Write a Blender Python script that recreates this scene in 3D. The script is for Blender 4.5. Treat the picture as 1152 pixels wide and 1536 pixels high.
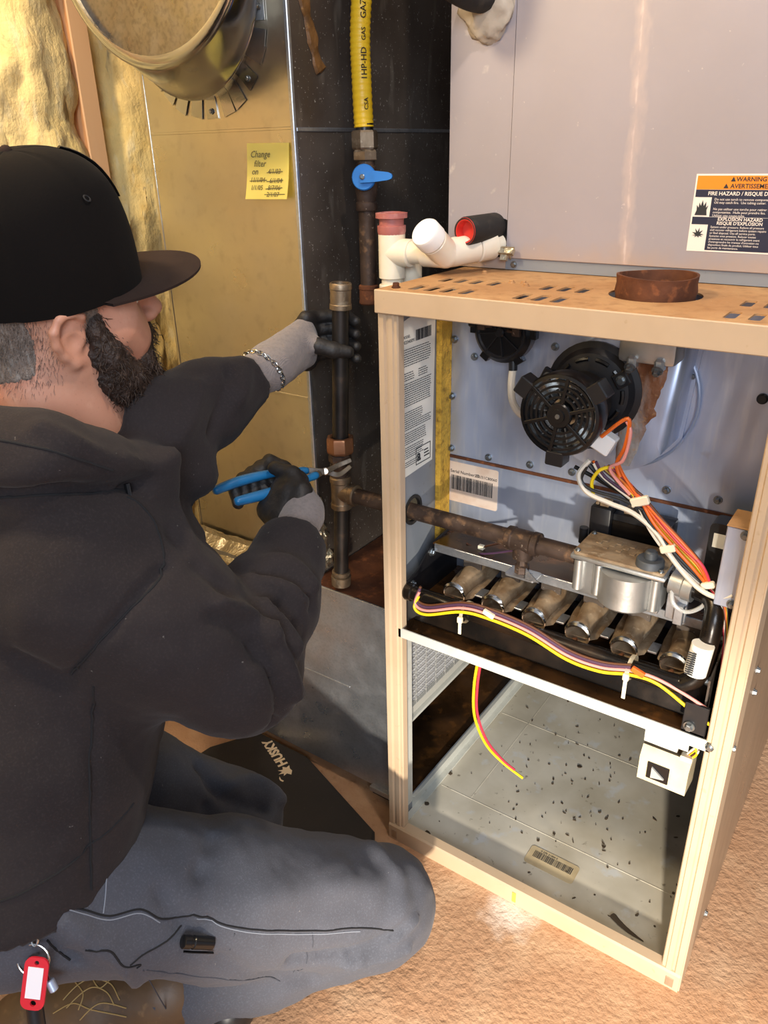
import bpy, bmesh, math, random
import numpy as np
from mathutils import Vector, Matrix, noise as mnoise
from mathutils.bvhtree import BVHTree
random.seed(7); np.random.seed(7)
for o in list(bpy.data.objects): bpy.data.objects.remove(o, do_unlink=True)
scene = bpy.context.scene; COL = scene.collection
# ---------------------------------------------------------------- camera
# world: furnace front bottom left corner is the origin, x along its front, y into it, z up (metres)
FPX = 1159.94
CAM = Vector((0.61869, -0.86725, 1.17192)); YAW, PITCH, ROLL = -0.6175076, 0.436945, -0.0221144
cF = Vector((math.sin(YAW)*math.cos(PITCH), math.cos(YAW)*math.cos(PITCH), -math.sin(PITCH)))
_r = Vector((math.cos(YAW), -math.sin(YAW), 0)); _u = _r.cross(cF)
cR = math.cos(ROLL)*_r + math.sin(ROLL)*_u; cU = -math.sin(ROLL)*_r + math.cos(ROLL)*_u
cd = bpy.data.cameras.new('camera'); cam = bpy.data.objects.new('camera', cd); COL.objects.link(cam)
cd.sensor_fit = 'VERTICAL'; cd.sensor_height = 36.0; cd.lens = FPX/1536*36.0; cd.clip_start = .02
cam.matrix_world = Matrix(((cR.x, cU.x, -cF.x, CAM.x), (cR.y, cU.y, -cF.y, CAM.y), (cR.z, cU.z, -cF.z, CAM.z), (0, 0, 0, 1)))
scene.camera = cam
def ray(px, py): return cF + cR*((px-576)/FPX) - cU*((py-768)/FPX)
def at_d(px, py, d): return CAM + ray(px, py)*d
def at_x(px, py, X): r = ray(px, py); return CAM + r*((X-CAM.x)/r.x)
def at_y(px, py, Y): r = ray(px, py); return CAM + r*((Y-CAM.y)/r.y)
def at_z(px, py, Z): r = ray(px, py); return CAM + r*((Z-CAM.z)/r.z)
# ---------------------------------------------------------------- world, lights, exposure
vs = scene.view_settings; vs.view_transform = 'Standard'; vs.look = 'None'; vs.gamma = 1; vs.use_curve_mapping = False
vs.exposure = 0.0
wd = bpy.data.worlds.new('room_daylight'); scene.world = wd; wd.use_nodes = True
bg = wd.node_tree.nodes['Background']; bg.inputs[0].default_value = (.78, .84, 1.0, 1); bg.inputs[1].default_value = .45
def light(name, kind, loc, energy, col, size=.1, target=None, **kw):
    l = bpy.data.lights.new(name, kind); l.energy = energy; l.color = col
    if kind == 'AREA': l.shape = 'DISK'; l.size = size
    else: l.shadow_soft_size = size
    for k, v in kw.items(): setattr(l, k, v)
    o = bpy.data.objects.new(name, l); COL.objects.link(o); o.location = loc
    if target is not None:
        o.rotation_euler = (Vector(target)-Vector(loc)).to_track_quat('-Z', 'Y').to_euler()
    return o
light('ceiling_bulb', 'POINT', (.63, -.36, 2.15), 34, (1.0, .86, .72), .04)
light('work_light', 'SPOT', (.86, -1.30, .47), 205, (1.0, .90, .76), .03, target=(.27, .25, .06), spot_size=.92, spot_blend=.75)
light('warm_fill', 'POINT', (-.38, -.72, 1.95), 48, (1.0, .80, .52), .08)  # unseen warm fill added to brighten the glass wool and its reflection
light('cool_fill', 'AREA', (1.9, -2.6, 1.9), 64, (.80, .88, 1.0), 1.2, target=(0, 0, .6))  # soft cool fill added behind the camera; no window is known there
# ---------------------------------------------------------------- colour + material helpers
def lin(c):
    if isinstance(c, str):
        c = c.lstrip('#'); c = [int(c[i:i+2], 16)/255 for i in (0, 2, 4)]
        c = [x/12.92 if x <= .04045 else ((x+.055)/1.055)**2.4 for x in c]
    return (c[0], c[1], c[2], 1)
MATS = {}
def M(name, col, rough=.5, metal=0., layers=(), bump=(), rr=None, coat=0, sheen=0, spec=None, trans=0, alpha=1, sss=0):
    """layers: (kind, scale, colour, lo, hi, fac[, (sx,sy,sz)[, detail]])   bump: (kind, scale, strength, dist[, (sx,sy,sz)])"""
    m = bpy.data.materials.new(name); m.use_nodes = True; nt = m.node_tree; N = nt.nodes; L = nt.links
    b = N['Principled BSDF']; b.inputs['Roughness'].default_value = rough; b.inputs['Metallic'].default_value = metal
    if coat: b.inputs['Coat Weight'].default_value = coat; b.inputs['Coat Roughness'].default_value = .15
    if sheen: b.inputs['Sheen Weight'].default_value = sheen; b.inputs['Sheen Roughness'].default_value = .5
    if spec is not None: b.inputs['Specular IOR Level'].default_value = spec
    if trans: b.inputs['Transmission Weight'].default_value = trans
    if alpha < 1: b.inputs['Alpha'].default_value = alpha
    if sss: b.inputs['Subsurface Weight'].default_value = sss; b.inputs['Subsurface Radius'].default_value = (.01, .004, .002)
    tc = N.new('ShaderNodeTexCoord')
    def tex(kind, scale, vec=None, detail=5.):
        src = tc.outputs['Object']
        if vec:
            mp = N.new('ShaderNodeMapping'); mp.inputs['Scale'].default_value = vec; L.new(src, mp.inputs[0]); src = mp.outputs[0]
        if kind == 'noise':
            t = N.new('ShaderNodeTexNoise'); t.inputs['Scale'].default_value = scale; t.inputs['Detail'].default_value = detail; out = t.outputs[0]
        elif kind == 'voronoi':
            t = N.new('ShaderNodeTexVoronoi'); t.inputs['Scale'].default_value = scale
            s = N.new('ShaderNodeSeparateColor'); L.new(t.outputs['Color'], s.inputs[0]); out = s.outputs[0]
        elif kind == 'vdist':
            t = N.new('ShaderNodeTexVoronoi'); t.inputs['Scale'].default_value = scale; out = t.outputs['Distance']
        elif kind == 'crack':
            t = N.new('ShaderNodeTexVoronoi'); t.feature = 'DISTANCE_TO_EDGE'; t.inputs['Scale'].default_value = scale; out = t.outputs['Distance']
        elif kind == 'wave':
            t = N.new('ShaderNodeTexWave'); t.inputs['Scale'].default_value = scale; t.inputs['Distortion'].default_value = 3; t.inputs['Detail'].default_value = 3; out = t.outputs[1]
        elif kind == 'stripe':
            t = N.new('ShaderNodeTexWave'); t.inputs['Scale'].default_value = scale; t.inputs['Distortion'].default_value = 0; out = t.outputs[1]
        L.new(src, t.inputs['Vector']); return out
    base = N.new('ShaderNodeRGB'); base.outputs[0].default_value = lin(col); cur = base.outputs[0]
    for ly in layers:
        kind, sc, c, lo, hi, fac = ly[:6]
        if kind == 'sphere':                     # a stain with a place of its own: sc=(centre, radius)
            v = N.new('ShaderNodeVectorMath'); v.operation = 'DISTANCE'; v.inputs[1].default_value = sc[0]; L.new(tc.outputs['Object'], v.inputs[0])
            nz = tex('noise', 40); a = N.new('ShaderNodeMath'); a.operation = 'MULTIPLY_ADD'; L.new(nz, a.inputs[0]); a.inputs[1].default_value = sc[1]*1.6; L.new(v.outputs['Value'], a.inputs[2])
            out = a.outputs[0]
        elif kind == 'streak':                   # a run down a face: sc=(x0, z0, slope, noise amount)
            s = N.new('ShaderNodeSeparateXYZ'); L.new(tc.outputs['Object'], s.inputs[0])
            m1 = N.new('ShaderNodeMath'); m1.operation = 'MULTIPLY_ADD'; L.new(s.outputs[2], m1.inputs[0]); m1.inputs[1].default_value = -sc[2]; L.new(s.outputs[0], m1.inputs[2])
            m2 = N.new('ShaderNodeMath'); m2.operation = 'ADD'; L.new(m1.outputs[0], m2.inputs[0]); m2.inputs[1].default_value = -sc[0]+sc[2]*sc[1]
            m3 = N.new('ShaderNodeMath'); m3.operation = 'ABSOLUTE'; L.new(m2.outputs[0], m3.inputs[0])
            nz = tex('noise', 90, (1, 1, .4)); a = N.new('ShaderNodeMath'); a.operation = 'MULTIPLY_ADD'; L.new(nz, a.inputs[0]); a.inputs[1].default_value = sc[3]; L.new(m3.outputs[0], a.inputs[2]); out = a.outputs[0]
        elif kind == 'axis':                     # graded along an axis by noise-broken distance: sc=(axis index, noise scale, amount)
            s = N.new('ShaderNodeSeparateXYZ'); L.new(tc.outputs['Object'], s.inputs[0])
            nz = tex('noise', sc[1], ly[6] if len(ly) > 6 else None); a = N.new('ShaderNodeMath'); a.operation = 'MULTIPLY_ADD'; L.new(nz, a.inputs[0]); a.inputs[1].default_value = sc[2]; L.new(s.outputs[sc[0]], a.inputs[2])
            out = a.outputs[0]
        else:
            out = tex(kind, sc, ly[6] if len(ly) > 6 else None, ly[7] if len(ly) > 7 else 5.)
        mr = N.new('ShaderNodeMapRange'); mr.inputs[1].default_value = lo; mr.inputs[2].default_value = hi; mr.inputs[3].default_value = 0; mr.inputs[4].default_value = fac
        L.new(out, mr.inputs[0])
        mx = N.new('ShaderNodeMix'); mx.data_type = 'RGBA'; L.new(mr.outputs[0], mx.inputs[0]); L.new(cur, mx.inputs[6]); mx.inputs[7].default_value = lin(c); cur = mx.outputs[2]
    L.new(cur, b.inputs['Base Color'])
    if rr:
        t = tex('noise', rr[0]); mr = N.new('ShaderNodeMapRange'); mr.inputs[1].default_value = .3; mr.inputs[2].default_value = .7
        mr.inputs[3].default_value = rr[1]; mr.inputs[4].default_value = rr[2]; L.new(t, mr.inputs[0]); L.new(mr.outputs[0], b.inputs['Roughness'])
    prev = None
    for bp in bump:
        t = tex(bp[0], bp[1], bp[4] if len(bp) > 4 else None); bn = N.new('ShaderNodeBump'); bn.inputs['Strength'].default_value = bp[2]; bn.inputs['Distance'].default_value = bp[3]
        L.new(t, bn.inputs['Height'])
        if prev: L.new(prev, bn.inputs['Normal'])
        prev = bn.outputs[0]
    if prev: L.new(prev, b.inputs['Normal'])
    MATS[name] = m; return m
# ---------------------------------------------------------------- object helpers
WL = {}
def wloc(o): return WL.get(o.name, Vector((0, 0, 0))) if o else Vector((0, 0, 0))
def tag(o, label=None, cat=None, group=None, kind=None):
    if label: o['label'] = label
    if cat: o['category'] = cat
    if group: o['group'] = group
    if kind: o['kind'] = kind
    return o
def thing(name, label, cat, loc, group=None):
    o = bpy.data.objects.new(name, None); COL.objects.link(o); o.location = loc; o.empty_display_size = .05
    WL[o.name] = Vector(loc); return tag(o, label, cat, group)
def finish(me, smooth):
    if smooth is None: return
    if smooth is True:
        me.polygons.foreach_set('use_smooth', [True]*len(me.polygons)); return
def obj(name, bm, mat, parent=None, smooth=32, origin=None, label=None, kind=None):
    """bm: a bmesh or a mesh in world coordinates"""
    off = wloc(parent) if parent else (Vector(origin) if origin is not None else None)
    if isinstance(bm, bmesh.types.BMesh):
        bmesh.ops.recalc_face_normals(bm, faces=bm.faces)
        if smooth:
            for f in bm.faces: f.smooth = True
            if smooth is not True:
                a = math.radians(smooth)
                for e in bm.edges:
                    if len(e.link_faces) == 2 and e.calc_face_angle(0) > a: e.smooth = False
        if off is None:
            xs = [v.co for v in bm.verts]
            off = Vector((sum(min(c.x for c in xs) for _ in [0])/2+max(c.x for c in xs)/2, (min(c.y for c in xs)+max(c.y for c in xs))/2, min(c.z for c in xs)))
        bmesh.ops.translate(bm, verts=bm.verts, vec=-off)
        me = bpy.data.meshes.new(name); bm.to_mesh(me); bm.free()
    else:
        me = bm; me.name = name
        if off is None: off = Vector((0, 0, 0))
        me.transform(Matrix.Translation(-off))
        me.polygons.foreach_set('use_smooth', [True]*len(me.polygons))
    if isinstance(mat, (list, tuple)):
        for m_ in mat: me.materials.append(MATS[m_])
    else: me.materials.append(MATS[mat])
    o = bpy.data.objects.new(name, me); COL.objects.link(o)
    if parent: o.parent = parent
    else: o.location = off
    WL[o.name] = off.copy()
    if label: o['label'] = label
    if kind: o['kind'] = kind
    return o
def NB(): return bmesh.new()
def box(bm, lo, hi, bev=0., seg=1, rot=None, piv=None):
    lo = Vector(lo); hi = Vector(hi); b2 = bmesh.new()
    bmesh.ops.create_cube(b2, size=1)
    c = (lo+hi)/2; s = hi-lo
    for v in b2.verts: v.co = Vector((v.co.x*s.x, v.co.y*s.y, v.co.z*s.z))+c
    if bev > 0: bmesh.ops.bevel(b2, geom=list(b2.edges), offset=min(bev, .49*min(abs(s.x), abs(s.y), abs(s.z))), segments=seg, affect='EDGES', profile=.5)
    if rot is not None:
        p = Vector(piv) if piv is not None else c
        for v in b2.verts: v.co = rot @ (v.co-p)+p
    merge(bm, b2); return bm
def merge(bm, b2):
    me = bpy.data.meshes.new('tmp'); b2.to_mesh(me); b2.free(); bm.from_mesh(me); bpy.data.meshes.remove(me)
def B(lo, hi, bev=0., seg=1, rot=None, piv=None): return box(bmesh.new(), lo, hi, bev, seg, rot, piv)
def frame(ax):
    ax = Vector(ax).normalized(); t = Vector((0, 0, 1)) if abs(ax.z) < .9 else Vector((1, 0, 0))
    u = ax.cross(t).normalized(); return u, ax.cross(u).normalized(), ax
def rings(bm, rs, seg=20, cap0=True, cap1=True, closed=False, ph=0):
    """rs: list of (centre, u, v, ru, rv)"""
    L = []
    for c, u, v, ru, rv in rs:
        L.append([bm.verts.new(c+u*(ru*math.cos(2*math.pi*k/seg+ph))+v*(rv*math.sin(2*math.pi*k/seg+ph))) for k in range(seg)])
    n = len(L)
    for i in range(n-1 if not closed else n):
        a, b = L[i], L[(i+1) % n]
        for k in range(seg):
            bm.faces.new((a[k], a[(k+1) % seg], b[(k+1) % seg], b[k]))
    if not closed:
        if cap0: bm.faces.new(L[0][::-1])
        if cap1: bm.faces.new(L[-1])
    return bm
def lathe(bm, p0, ax, prof, seg=24, cap0=True, cap1=True, ph=0):
    u, v, a = frame(ax); p0 = Vector(p0)
    return rings(bm, [(p0+a*t, u, v, r, r) for t, r in prof], seg, cap0, cap1, ph=ph)
def cyl(bm, p0, p1, r, r1=None, seg=16, bev=0, ph=0):
    p0 = Vector(p0); p1 = Vector(p1); l = (p1-p0).length; r1 = r if r1 is None else r1
    if bev: pf = [(0, r-bev), (bev, r), (l-bev, r1), (l, r1-bev)]
    else: pf = [(0, r), (l, r1)]
    return lathe(bm, p0, p1-p0, pf, seg, ph=ph)
def spline(pts, n=8):
    pts = [Vector(p) for p in pts]
    if len(pts) < 3: return pts
    out = []
    for i in range(len(pts)-1):
        p0 = pts[max(i-1, 0)]; p1 = pts[i]; p2 = pts[i+1]; p3 = pts[min(i+2, len(pts)-1)]
        for k in range(n):
            t = k/n; t2 = t*t; t3 = t2*t
            out.append(.5*((2*p1)+(p2-p0)*t+(2*p0-5*p1+4*p2-p3)*t2+(3*p1-p0-3*p2+p3)*t3))
    out.append(pts[-1]); return out
def tube(bm, path, r, seg=8, closed=False, flat=None):
    path = [Vector(p) for p in path]; n = len(path); rr = r if isinstance(r, (list, tuple)) else [r]*n
    rs = []; pu = None
    for i, p in enumerate(path):
        if closed: t = path[(i+1) % n]-path[i-1]
        else: t = path[min(i+1, n-1)]-path[max(i-1, 0)]
        if t.length < 1e-9: t = Vector((0, 0, 1))
        t.normalize()
        if pu is None: u = frame(t)[0]
        else:
            u = pu-t*pu.dot(t)
            u = u.normalized() if u.length > 1e-6 else frame(t)[0]
        pu = u; rs.append((p, u, t.cross(u), rr[i], rr[i]*(flat or 1)))
    return rings(bm, rs, seg, closed=closed)
def plate(bm, outer, holes, th, O, X, Y):
    """flat sheet with real holes, outline in 2-D, laid at O with axes X, Y; thickness along X x Y"""
    O = Vector(O); X = Vector(X); Y = Vector(Y); Nn = X.cross(Y).normalized(); b2 = bmesh.new(); ed = []
    for lp in [outer]+list(holes):
        vs_ = [b2.verts.new(O+X*p[0]+Y*p[1]) for p in lp]
        for i in range(len(vs_)): ed.append(b2.edges.new((vs_[i], vs_[(i+1) % len(vs_)])))
    bmesh.ops.triangle_fill(b2, use_beauty=True, use_dissolve=False, edges=ed)
    if th:
        g = bmesh.ops.extrude_face_region(b2, geom=list(b2.faces))
        bmesh.ops.translate(b2, verts=[v for v in g['geom'] if isinstance(v, bmesh.types.BMVert)], vec=Nn*th)
    merge(bm, b2); return bm
def rect(x0, y0, x1, y1): return [(x0, y0), (x1, y0), (x1, y1), (x0, y1)]
def rrect(x0, y0, x1, y1, r, n=4):
    out = []
    for cx, cy, a0 in ((x1-r, y1-r, 0), (x0+r, y1-r, 90), (x0+r, y0+r, 180), (x1-r, y0+r, 270)):
        for k in range(n+1):
            a = math.radians(a0+90*k/n); out.append((cx+r*math.cos(a), cy+r*math.sin(a)))
    return out
def circ(cx, cy, r, n=24): return [(cx+r*math.cos(2*math.pi*k/n), cy+r*math.sin(2*math.pi*k/n)) for k in range(n)]
def prism(bm, poly, O, X, Y, Z):
    """extrude a 2-D outline by vector Z"""
    O = Vector(O); X = Vector(X); Y = Vector(Y); Z = Vector(Z)
    a = [bm.verts.new(O+X*p[0]+Y*p[1]) for p in poly]; b = [bm.verts.new(v.co+Z) for v in a]; n = len(a)
    for i in range(n): bm.faces.new((a[i], a[(i+1) % n], b[(i+1) % n], b[i]))
    bm.faces.new(a[::-1]); bm.faces.new(b); return bm
def text_bm(body, size, O, X, Y, th=.0003, shear=0, align='LEFT', bold=0):
    c = bpy.data.curves.new('t', 'FONT'); c.body = body; c.size = size; c.extrude = th/2; c.shear = shear; c.align_x = align; c.resolution_u = 2; c.offset = bold
    o = bpy.data.objects.new('t', c); COL.objects.link(o); dg = bpy.context.evaluated_depsgraph_get(); dg.update()
    me = bpy.data.meshes.new_from_object(o.evaluated_get(dg)); bpy.data.objects.remove(o, do_unlink=True); bpy.data.curves.remove(c)
    X = Vector(X).normalized(); Y = Vector(Y).normalized(); Z = X.cross(Y); O = Vector(O)
    me.transform(Matrix(((X.x, Y.x, Z.x, O.x), (X.y, Y.y, Z.y, O.y), (X.z, Y.z, Z.z, O.z), (0, 0, 0, 1))))
    bm = bmesh.new(); bm.from_mesh(me); bpy.data.meshes.remove(me); return bm
def fbm(p, sc=1., oc=4): return mnoise.fractal(Vector(p)*sc, 1., 2., oc, noise_basis='PERLIN_ORIGINAL')
def hexscrew(bm, p, ax, r=.0045, h=.004):
    ax = Vector(ax).normalized(); p = Vector(p)
    lathe(bm, p, ax, [(0, r*1.45), (h*.35, r*1.4)], 14); lathe(bm, p+ax*h*.3, ax, [(0, r), (h*.7, r), (h, r*.75)], 6); return bm
X3, Y3, Z3 = Vector((1, 0, 0)), Vector((0, 1, 0)), Vector((0, 0, 1))
# ---------------------------------------------------------------- materials
M('concrete', '#b99372', .85, layers=[('noise', 2.2, '#a37450', .35, .7, .75), ('noise', 9, '#cfae8c', .5, .75, .6), ('noise', 60, '#8a5f3f', .58, .75, .45),
   ('vdist', 9, '#6d4a32', .0, .035, .0), ('sphere', ((.262, -.02, 0), .035), '#efe6da', .085, .03, .8)],
  bump=[('noise', 90, .55, .006), ('noise', 260, .35, .002)], rr=(8, .6, .95))
M('galv', '#b4b7bc', .36, .85, layers=[('voronoi', 300, '#9a9ea3', .35, .9, .4), ('noise', 7, '#7c7b78', .5, .75, .4)], bump=[('noise', 14, .12, .01), ('voronoi', 190, .05, .001)], rr=(30, .26, .46))
M('galv_front', '#c6bfb0', .32, 1., layers=[('noise', 5, '#9c958a', .45, .75, .5), ('noise', 40, '#a79f92', .55, .75, .4)], bump=[('noise', 5, .22, .02), ('noise', 160, .06, .001)], rr=(10, .24, .42))
M('galv_dark', '#6d645c', .42, .55, layers=[('noise', 6, '#4a4039', .35, .65, .8), ('noise', 30, '#8d867c', .60, .72, .5, (1, 1, .3)), ('noise', 240, '#d8d4cc', .66, .71, .7)], bump=[('noise', 5, .2, .02)], rr=(9, .3, .5))  # dark tone puts the duct side's shade into the colour; pale specks are dust
M('galv_blue', '#bfcbe4', .40, .65, layers=[('noise', 6, '#a4abb8', .4, .7, .6), ('noise', 120, '#d9dee6', .5, .7, .4, (1, 1, .12)), ('noise', 14, '#9a7a58', .66, .8, .55)], bump=[('noise', 220, .08, .0008, (1, 1, .1))], rr=(16, .28, .48))
M('galv_pan', '#d8d2c2', .55, .25, layers=[('noise', 9, '#bdb5a1', .4, .65, .7), ('noise', 30, '#d6dadc', .60, .70, .7), ('noise', 75, '#6c6250', .66, .74, .7), ('noise', 4, '#8d8064', .5, .75, .5)], bump=[('noise', 40, .1, .002)], rr=(20, .35, .65))
M('beige', '#c1a98c', .38, 0, layers=[('noise', 14, '#b49a7a', .45, .75, .5), ('noise', 90, '#a88a66', .66, .74, .4)], bump=[('noise', 320, .06, .0006)])
M('beige_side', '#a48e76', .34, .3, layers=[('noise', 160, '#8c765f', .4, .7, .6, (1, 1, .05)), ('noise', 6, '#b8a288', .5, .8, .5)], rr=(9, .25, .45))
M('top_dust', '#a97e52', .8, 0, layers=[('noise', 10, '#c0996a', .4, .7, .7), ('noise', 60, '#8a5f37', .5, .75, .6), ('noise', 220, '#d0b48c', .64, .74, .5)], bump=[('noise', 180, .25, .0015)])
M('case_grey', '#a59da1', .42, .12, layers=[('noise', 5, '#99908f', .4, .7, .5), ('axis', (2, 26, .06, ), '#b89a7a', .075, .035, .6), ('noise', 40, '#d8cdc2', .66, .73, .35),
   ('noise', 260, '#d9d0c8', .70, .74, .3)], bump=[('noise', 300, .05, .0006)])
M('streak', '#c9b9b0', .7, 0, layers=[('noise', 60, '#c5a58e', .4, .65, .8)], bump=[('noise', 120, .5, .002)])
M('grey_paint', '#8b9096', .5, .2, layers=[('noise', 8, '#7a7f86', .4, .7, .5), ('noise', 90, '#6a6459', .66, .74, .4)])
M('grey_liner', '#4f5357', .55, .3, layers=[('noise', 8, '#3c3e40', .4, .7, .6), ('noise', 70, '#6d675c', .62, .72, .4)])
M('white_steel', '#cfd0c8', .45, .2, layers=[('noise', 20, '#b2b0a4', .5, .7, .5), ('noise', 120, '#8d8470', .66, .73, .4)])
M('rust', '#6b3f26', .8, .25, layers=[('noise', 22, '#4a2816', .4, .65, .8), ('noise', 70, '#9a5c34', .56, .7, .6)], bump=[('noise', 110, .5, .002)])
M('oily', '#5b3d22', .28, .35, layers=[('noise', 9, '#2c1e12', .4, .62, .9), ('noise', 26, '#9a6430', .56, .72, .6), ('noise', 90, '#20160d', .64, .72, .5)], bump=[('noise', 60, .15, .002)], rr=(14, .12, .5))
M('black_oil', '#1b1714', .22, .4, layers=[('noise', 12, '#3a2716', .5, .72, .7)], bump=[('noise', 20, .2, .004)], rr=(12, .12, .4))
M('black_plastic', '#17171a', .38, 0, layers=[('noise', 60, '#2c2722', .55, .75, .5)])
M('black_satin', '#0e0e10', .3, 0)
M('iron', '#4a4644', .42, .85, layers=[('noise', 14, '#2e2a28', .4, .65, .7), ('noise', 50, '#6b5a4c', .56, .72, .5)], bump=[('noise', 90, .2, .001)], rr=(20, .3, .55))
M('iron_rust', '#4f4038', .6, .55, layers=[('noise', 26, '#33251c', .4, .65, .8), ('noise', 60, '#8a6a4e', .55, .7, .6), ('noise', 160, '#b7a692', .66, .73, .5)], bump=[('noise', 120, .5, .0015)])
M('fitting', '#8a7a66', .45, .8, layers=[('noise', 30, '#5f4a38', .42, .65, .7), ('noise', 80, '#c0b49f', .58, .72, .5)], bump=[('noise', 140, .3, .001)])
M('copper', '#96684a', .45, .7, layers=[('noise', 40, '#7c4628', .45, .7, .7), ('noise', 120, '#cf966a', .6, .72, .5)], bump=[('noise', 120, .2, .001)])
M('alu', '#b9bab8', .42, .85, layers=[('noise', 30, '#8f8d88', .45, .7, .5)], bump=[('noise', 220, .2, .0008)])
M('alu_dusty', '#9c876c', .7, .3, layers=[('noise', 40, '#6d5235', .4, .65, .8), ('noise', 110, '#c7b79c', .6, .74, .5)], bump=[('noise', 150, .4, .001)])
M('screw', '#8f9496', .32, .9, layers=[('noise', 300, '#4d4a46', .55, .7, .5)])
M('yellow_hose', '#e8bd1f', .42, 0, layers=[('noise', 12, '#d9a512', .5, .75, .5)])
M('blue_handle', '#2a76c4', .4, 0, layers=[('noise', 40, '#1f5f9f', .5, .7, .4)])
M('pvc', '#e9dfcb', .32, 0, layers=[('noise', 18, '#d9c7a6', .45, .7, .6)], sss=.05)
M('pvc_white', '#f2f0ea', .35, 0)
M('primer', '#a8645e', .5, 0, layers=[('noise', 30, '#d6a79c', .5, .7, .8), ('noise', 20, '#7a3a36', .6, .75, .6)])
M('red_rubber', '#c22b22', .45)
M('rubber', '#1d1a18', .7, 0, layers=[('noise', 60, '#3d352d', .55, .72, .6)], bump=[('noise', 160, .4, .0015)])
M('putty', '#b8aa98', .6, 0, layers=[('noise', 16, '#91826f', .45, .7, .7)], bump=[('noise', 50, .5, .004)])
M('foil', '#c6bca4', .36, .9, bump=[('noise', 40, .4, .01), ('noise', 160, .3, .004)])
M('glue', '#6b4a26', .5, 0, layers=[('noise', 40, '#3f2a14', .45, .65, .7), ('noise', 90, '#a37c46', .6, .72, .6)], bump=[('noise', 90, .6, .003)])
M('paper', '#e9e6da', .7, 0, layers=[('noise', 8, '#dcd6c6', .5, .75, .5)])
M('paper_rust', '#d8c4b2', .7, 0, layers=[('noise', 16, '#b58a68', .45, .68, .8)])
M('paper_tan', '#b9a988', .75, 0, layers=[('noise', 20, '#8f7b58', .45, .68, .7)])
M('ink', '#2a2a2c', .7)
M('ink_soft', '#77756e', .7)
M('pencil', '#5f5638', .8)
M('note', '#f0e283', .75, 0, layers=[('noise', 9, '#e8d76e', .45, .7, .4)])
M('lab_orange', '#ee8a1e', .5)
M('lab_navy', '#24263a', .5)
M('lab_blue', '#3b4fa8', .5)
M('lab_cream', '#efe2d4', .5)
M('insulation', '#f4d488', .95, 0, layers=[('noise', 5, '#f1d592', .42, .62, .8), ('noise', 16, '#dcab4a', .55, .72, .6), ('noise', 60, '#f6e4b4', .56, .72, .6, (1, 1, .4)), ('noise', 2.6, '#e8cf9f', .5, .7, .6)],
  bump=[('noise', 28, .35, .02), ('noise', 110, .4, .006, (1, 1, .35)), ('noise', 300, .4, .002)], sheen=.15)
M('insul_edge', '#cfa23a', .95, 0, layers=[('noise', 90, '#8d6a22', .5, .7, .8)], bump=[('noise', 160, .9, .004)])
M('wood', '#e0b080', .7, 0, layers=[('wave', 3, '#b87845', .4, .8, .6, (6, 6, .35)), ('noise', 40, '#e6bb8e', .5, .75, .5, (1, 1, .06))], bump=[('noise', 90, .2, .001, (1, 1, .06))])
M('sheath', '#6e5136', .9, 0, layers=[('noise', 20, '#513822', .4, .7, .6)])
M('backwall', '#5e554c', .9, 0, layers=[('noise', 5, '#453d36', .4, .7, .7)])
M('hoodie', '#2b2627', .92, 0, layers=[('noise', 6, '#201c1d', .4, .7, .6), ('noise', 380, '#383232', .5, .75, .5), ('noise', 130, '#7a7672', .735, .77, .5)], bump=[('noise', 650, .35, .0012)], sheen=.05, spec=.2)
M('cap', '#120f0e', .95, 0, layers=[('noise', 6, '#0d0b0a', .4, .7, .6)], bump=[('noise', 500, .3, .001)], sheen=.015, spec=.12)
M('brim', '#2e231f', .9, 0, layers=[('noise', 12, '#1b1412', .4, .7, .6)], bump=[('noise', 500, .3, .001)], sheen=.015, spec=.12)
M('trousers', '#46474f', .88, 0, layers=[('noise', 7, '#3f424a', .4, .7, .6), ('noise', 420, '#5b5f69', .5, .75, .5), ('noise', 120, '#9a9690', .745, .77, .4)], bump=[('noise', 700, .35, .001)], sheen=.08)
M('thread', '#3a3c44', .9)
M('thread_light', '#7d828c', .9)
M('crease', '#17171a', .95)
M('skin', '#c99278', .48, 0, layers=[('noise', 14, '#bd7f66', .42, .68, .7), ('noise', 60, '#d6a58c', .55, .75, .5), ('noise', 300, '#a9725b', .62, .74, .4)], bump=[('noise', 420, .15, .0008)], sss=.12)
M('hair', '#7a6a5f', .7, 0, layers=[('noise', 260, '#9b938b', .5, .68, .7, (1, 1, .3)), ('noise', 30, '#4c423b', .45, .7, .6)], bump=[('noise', 500, .8, .002)])
M('beard', '#33241c', .6, 0, layers=[('noise', 60, '#21160f', .4, .65, .8), ('noise', 160, '#5e4a3d', .58, .72, .6)], bump=[('noise', 220, .8, .004)])
M('beard_strand', '#3a2a20', .45, 0, layers=[('noise', 50, '#6d5a4c', .52, .7, .7)])
M('glove', '#7e7674', .9, 0, layers=[('noise', 200, '#6b6462', .45, .7, .6)], bump=[('stripe', 260, .3, .0008), ('noise', 400, .4, .0008)], sheen=.2)
M('glove_black', '#1d1b1b', .55, 0, layers=[('noise', 60, '#2c2826', .45, .7, .6)], bump=[('noise', 260, .5, .0012)])
M('silver', '#c9c9c6', .22, 1.)
M('plier_blue', '#1f72a8', .38, 0, layers=[('noise', 40, '#175a88', .45, .7, .5)])
M('plier_steel', '#b5aca0', .36, .95, layers=[('noise', 60, '#5a4f47', .5, .7, .6)])
M('mat_black', '#26221f', .75, 0, layers=[('noise', 6, '#332c27', .4, .7, .7), ('noise', 130, '#4a423a', .66, .74, .4)], bump=[('noise', 200, .3, .001)])
M('logo', '#e9d2ae', .6)
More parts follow.
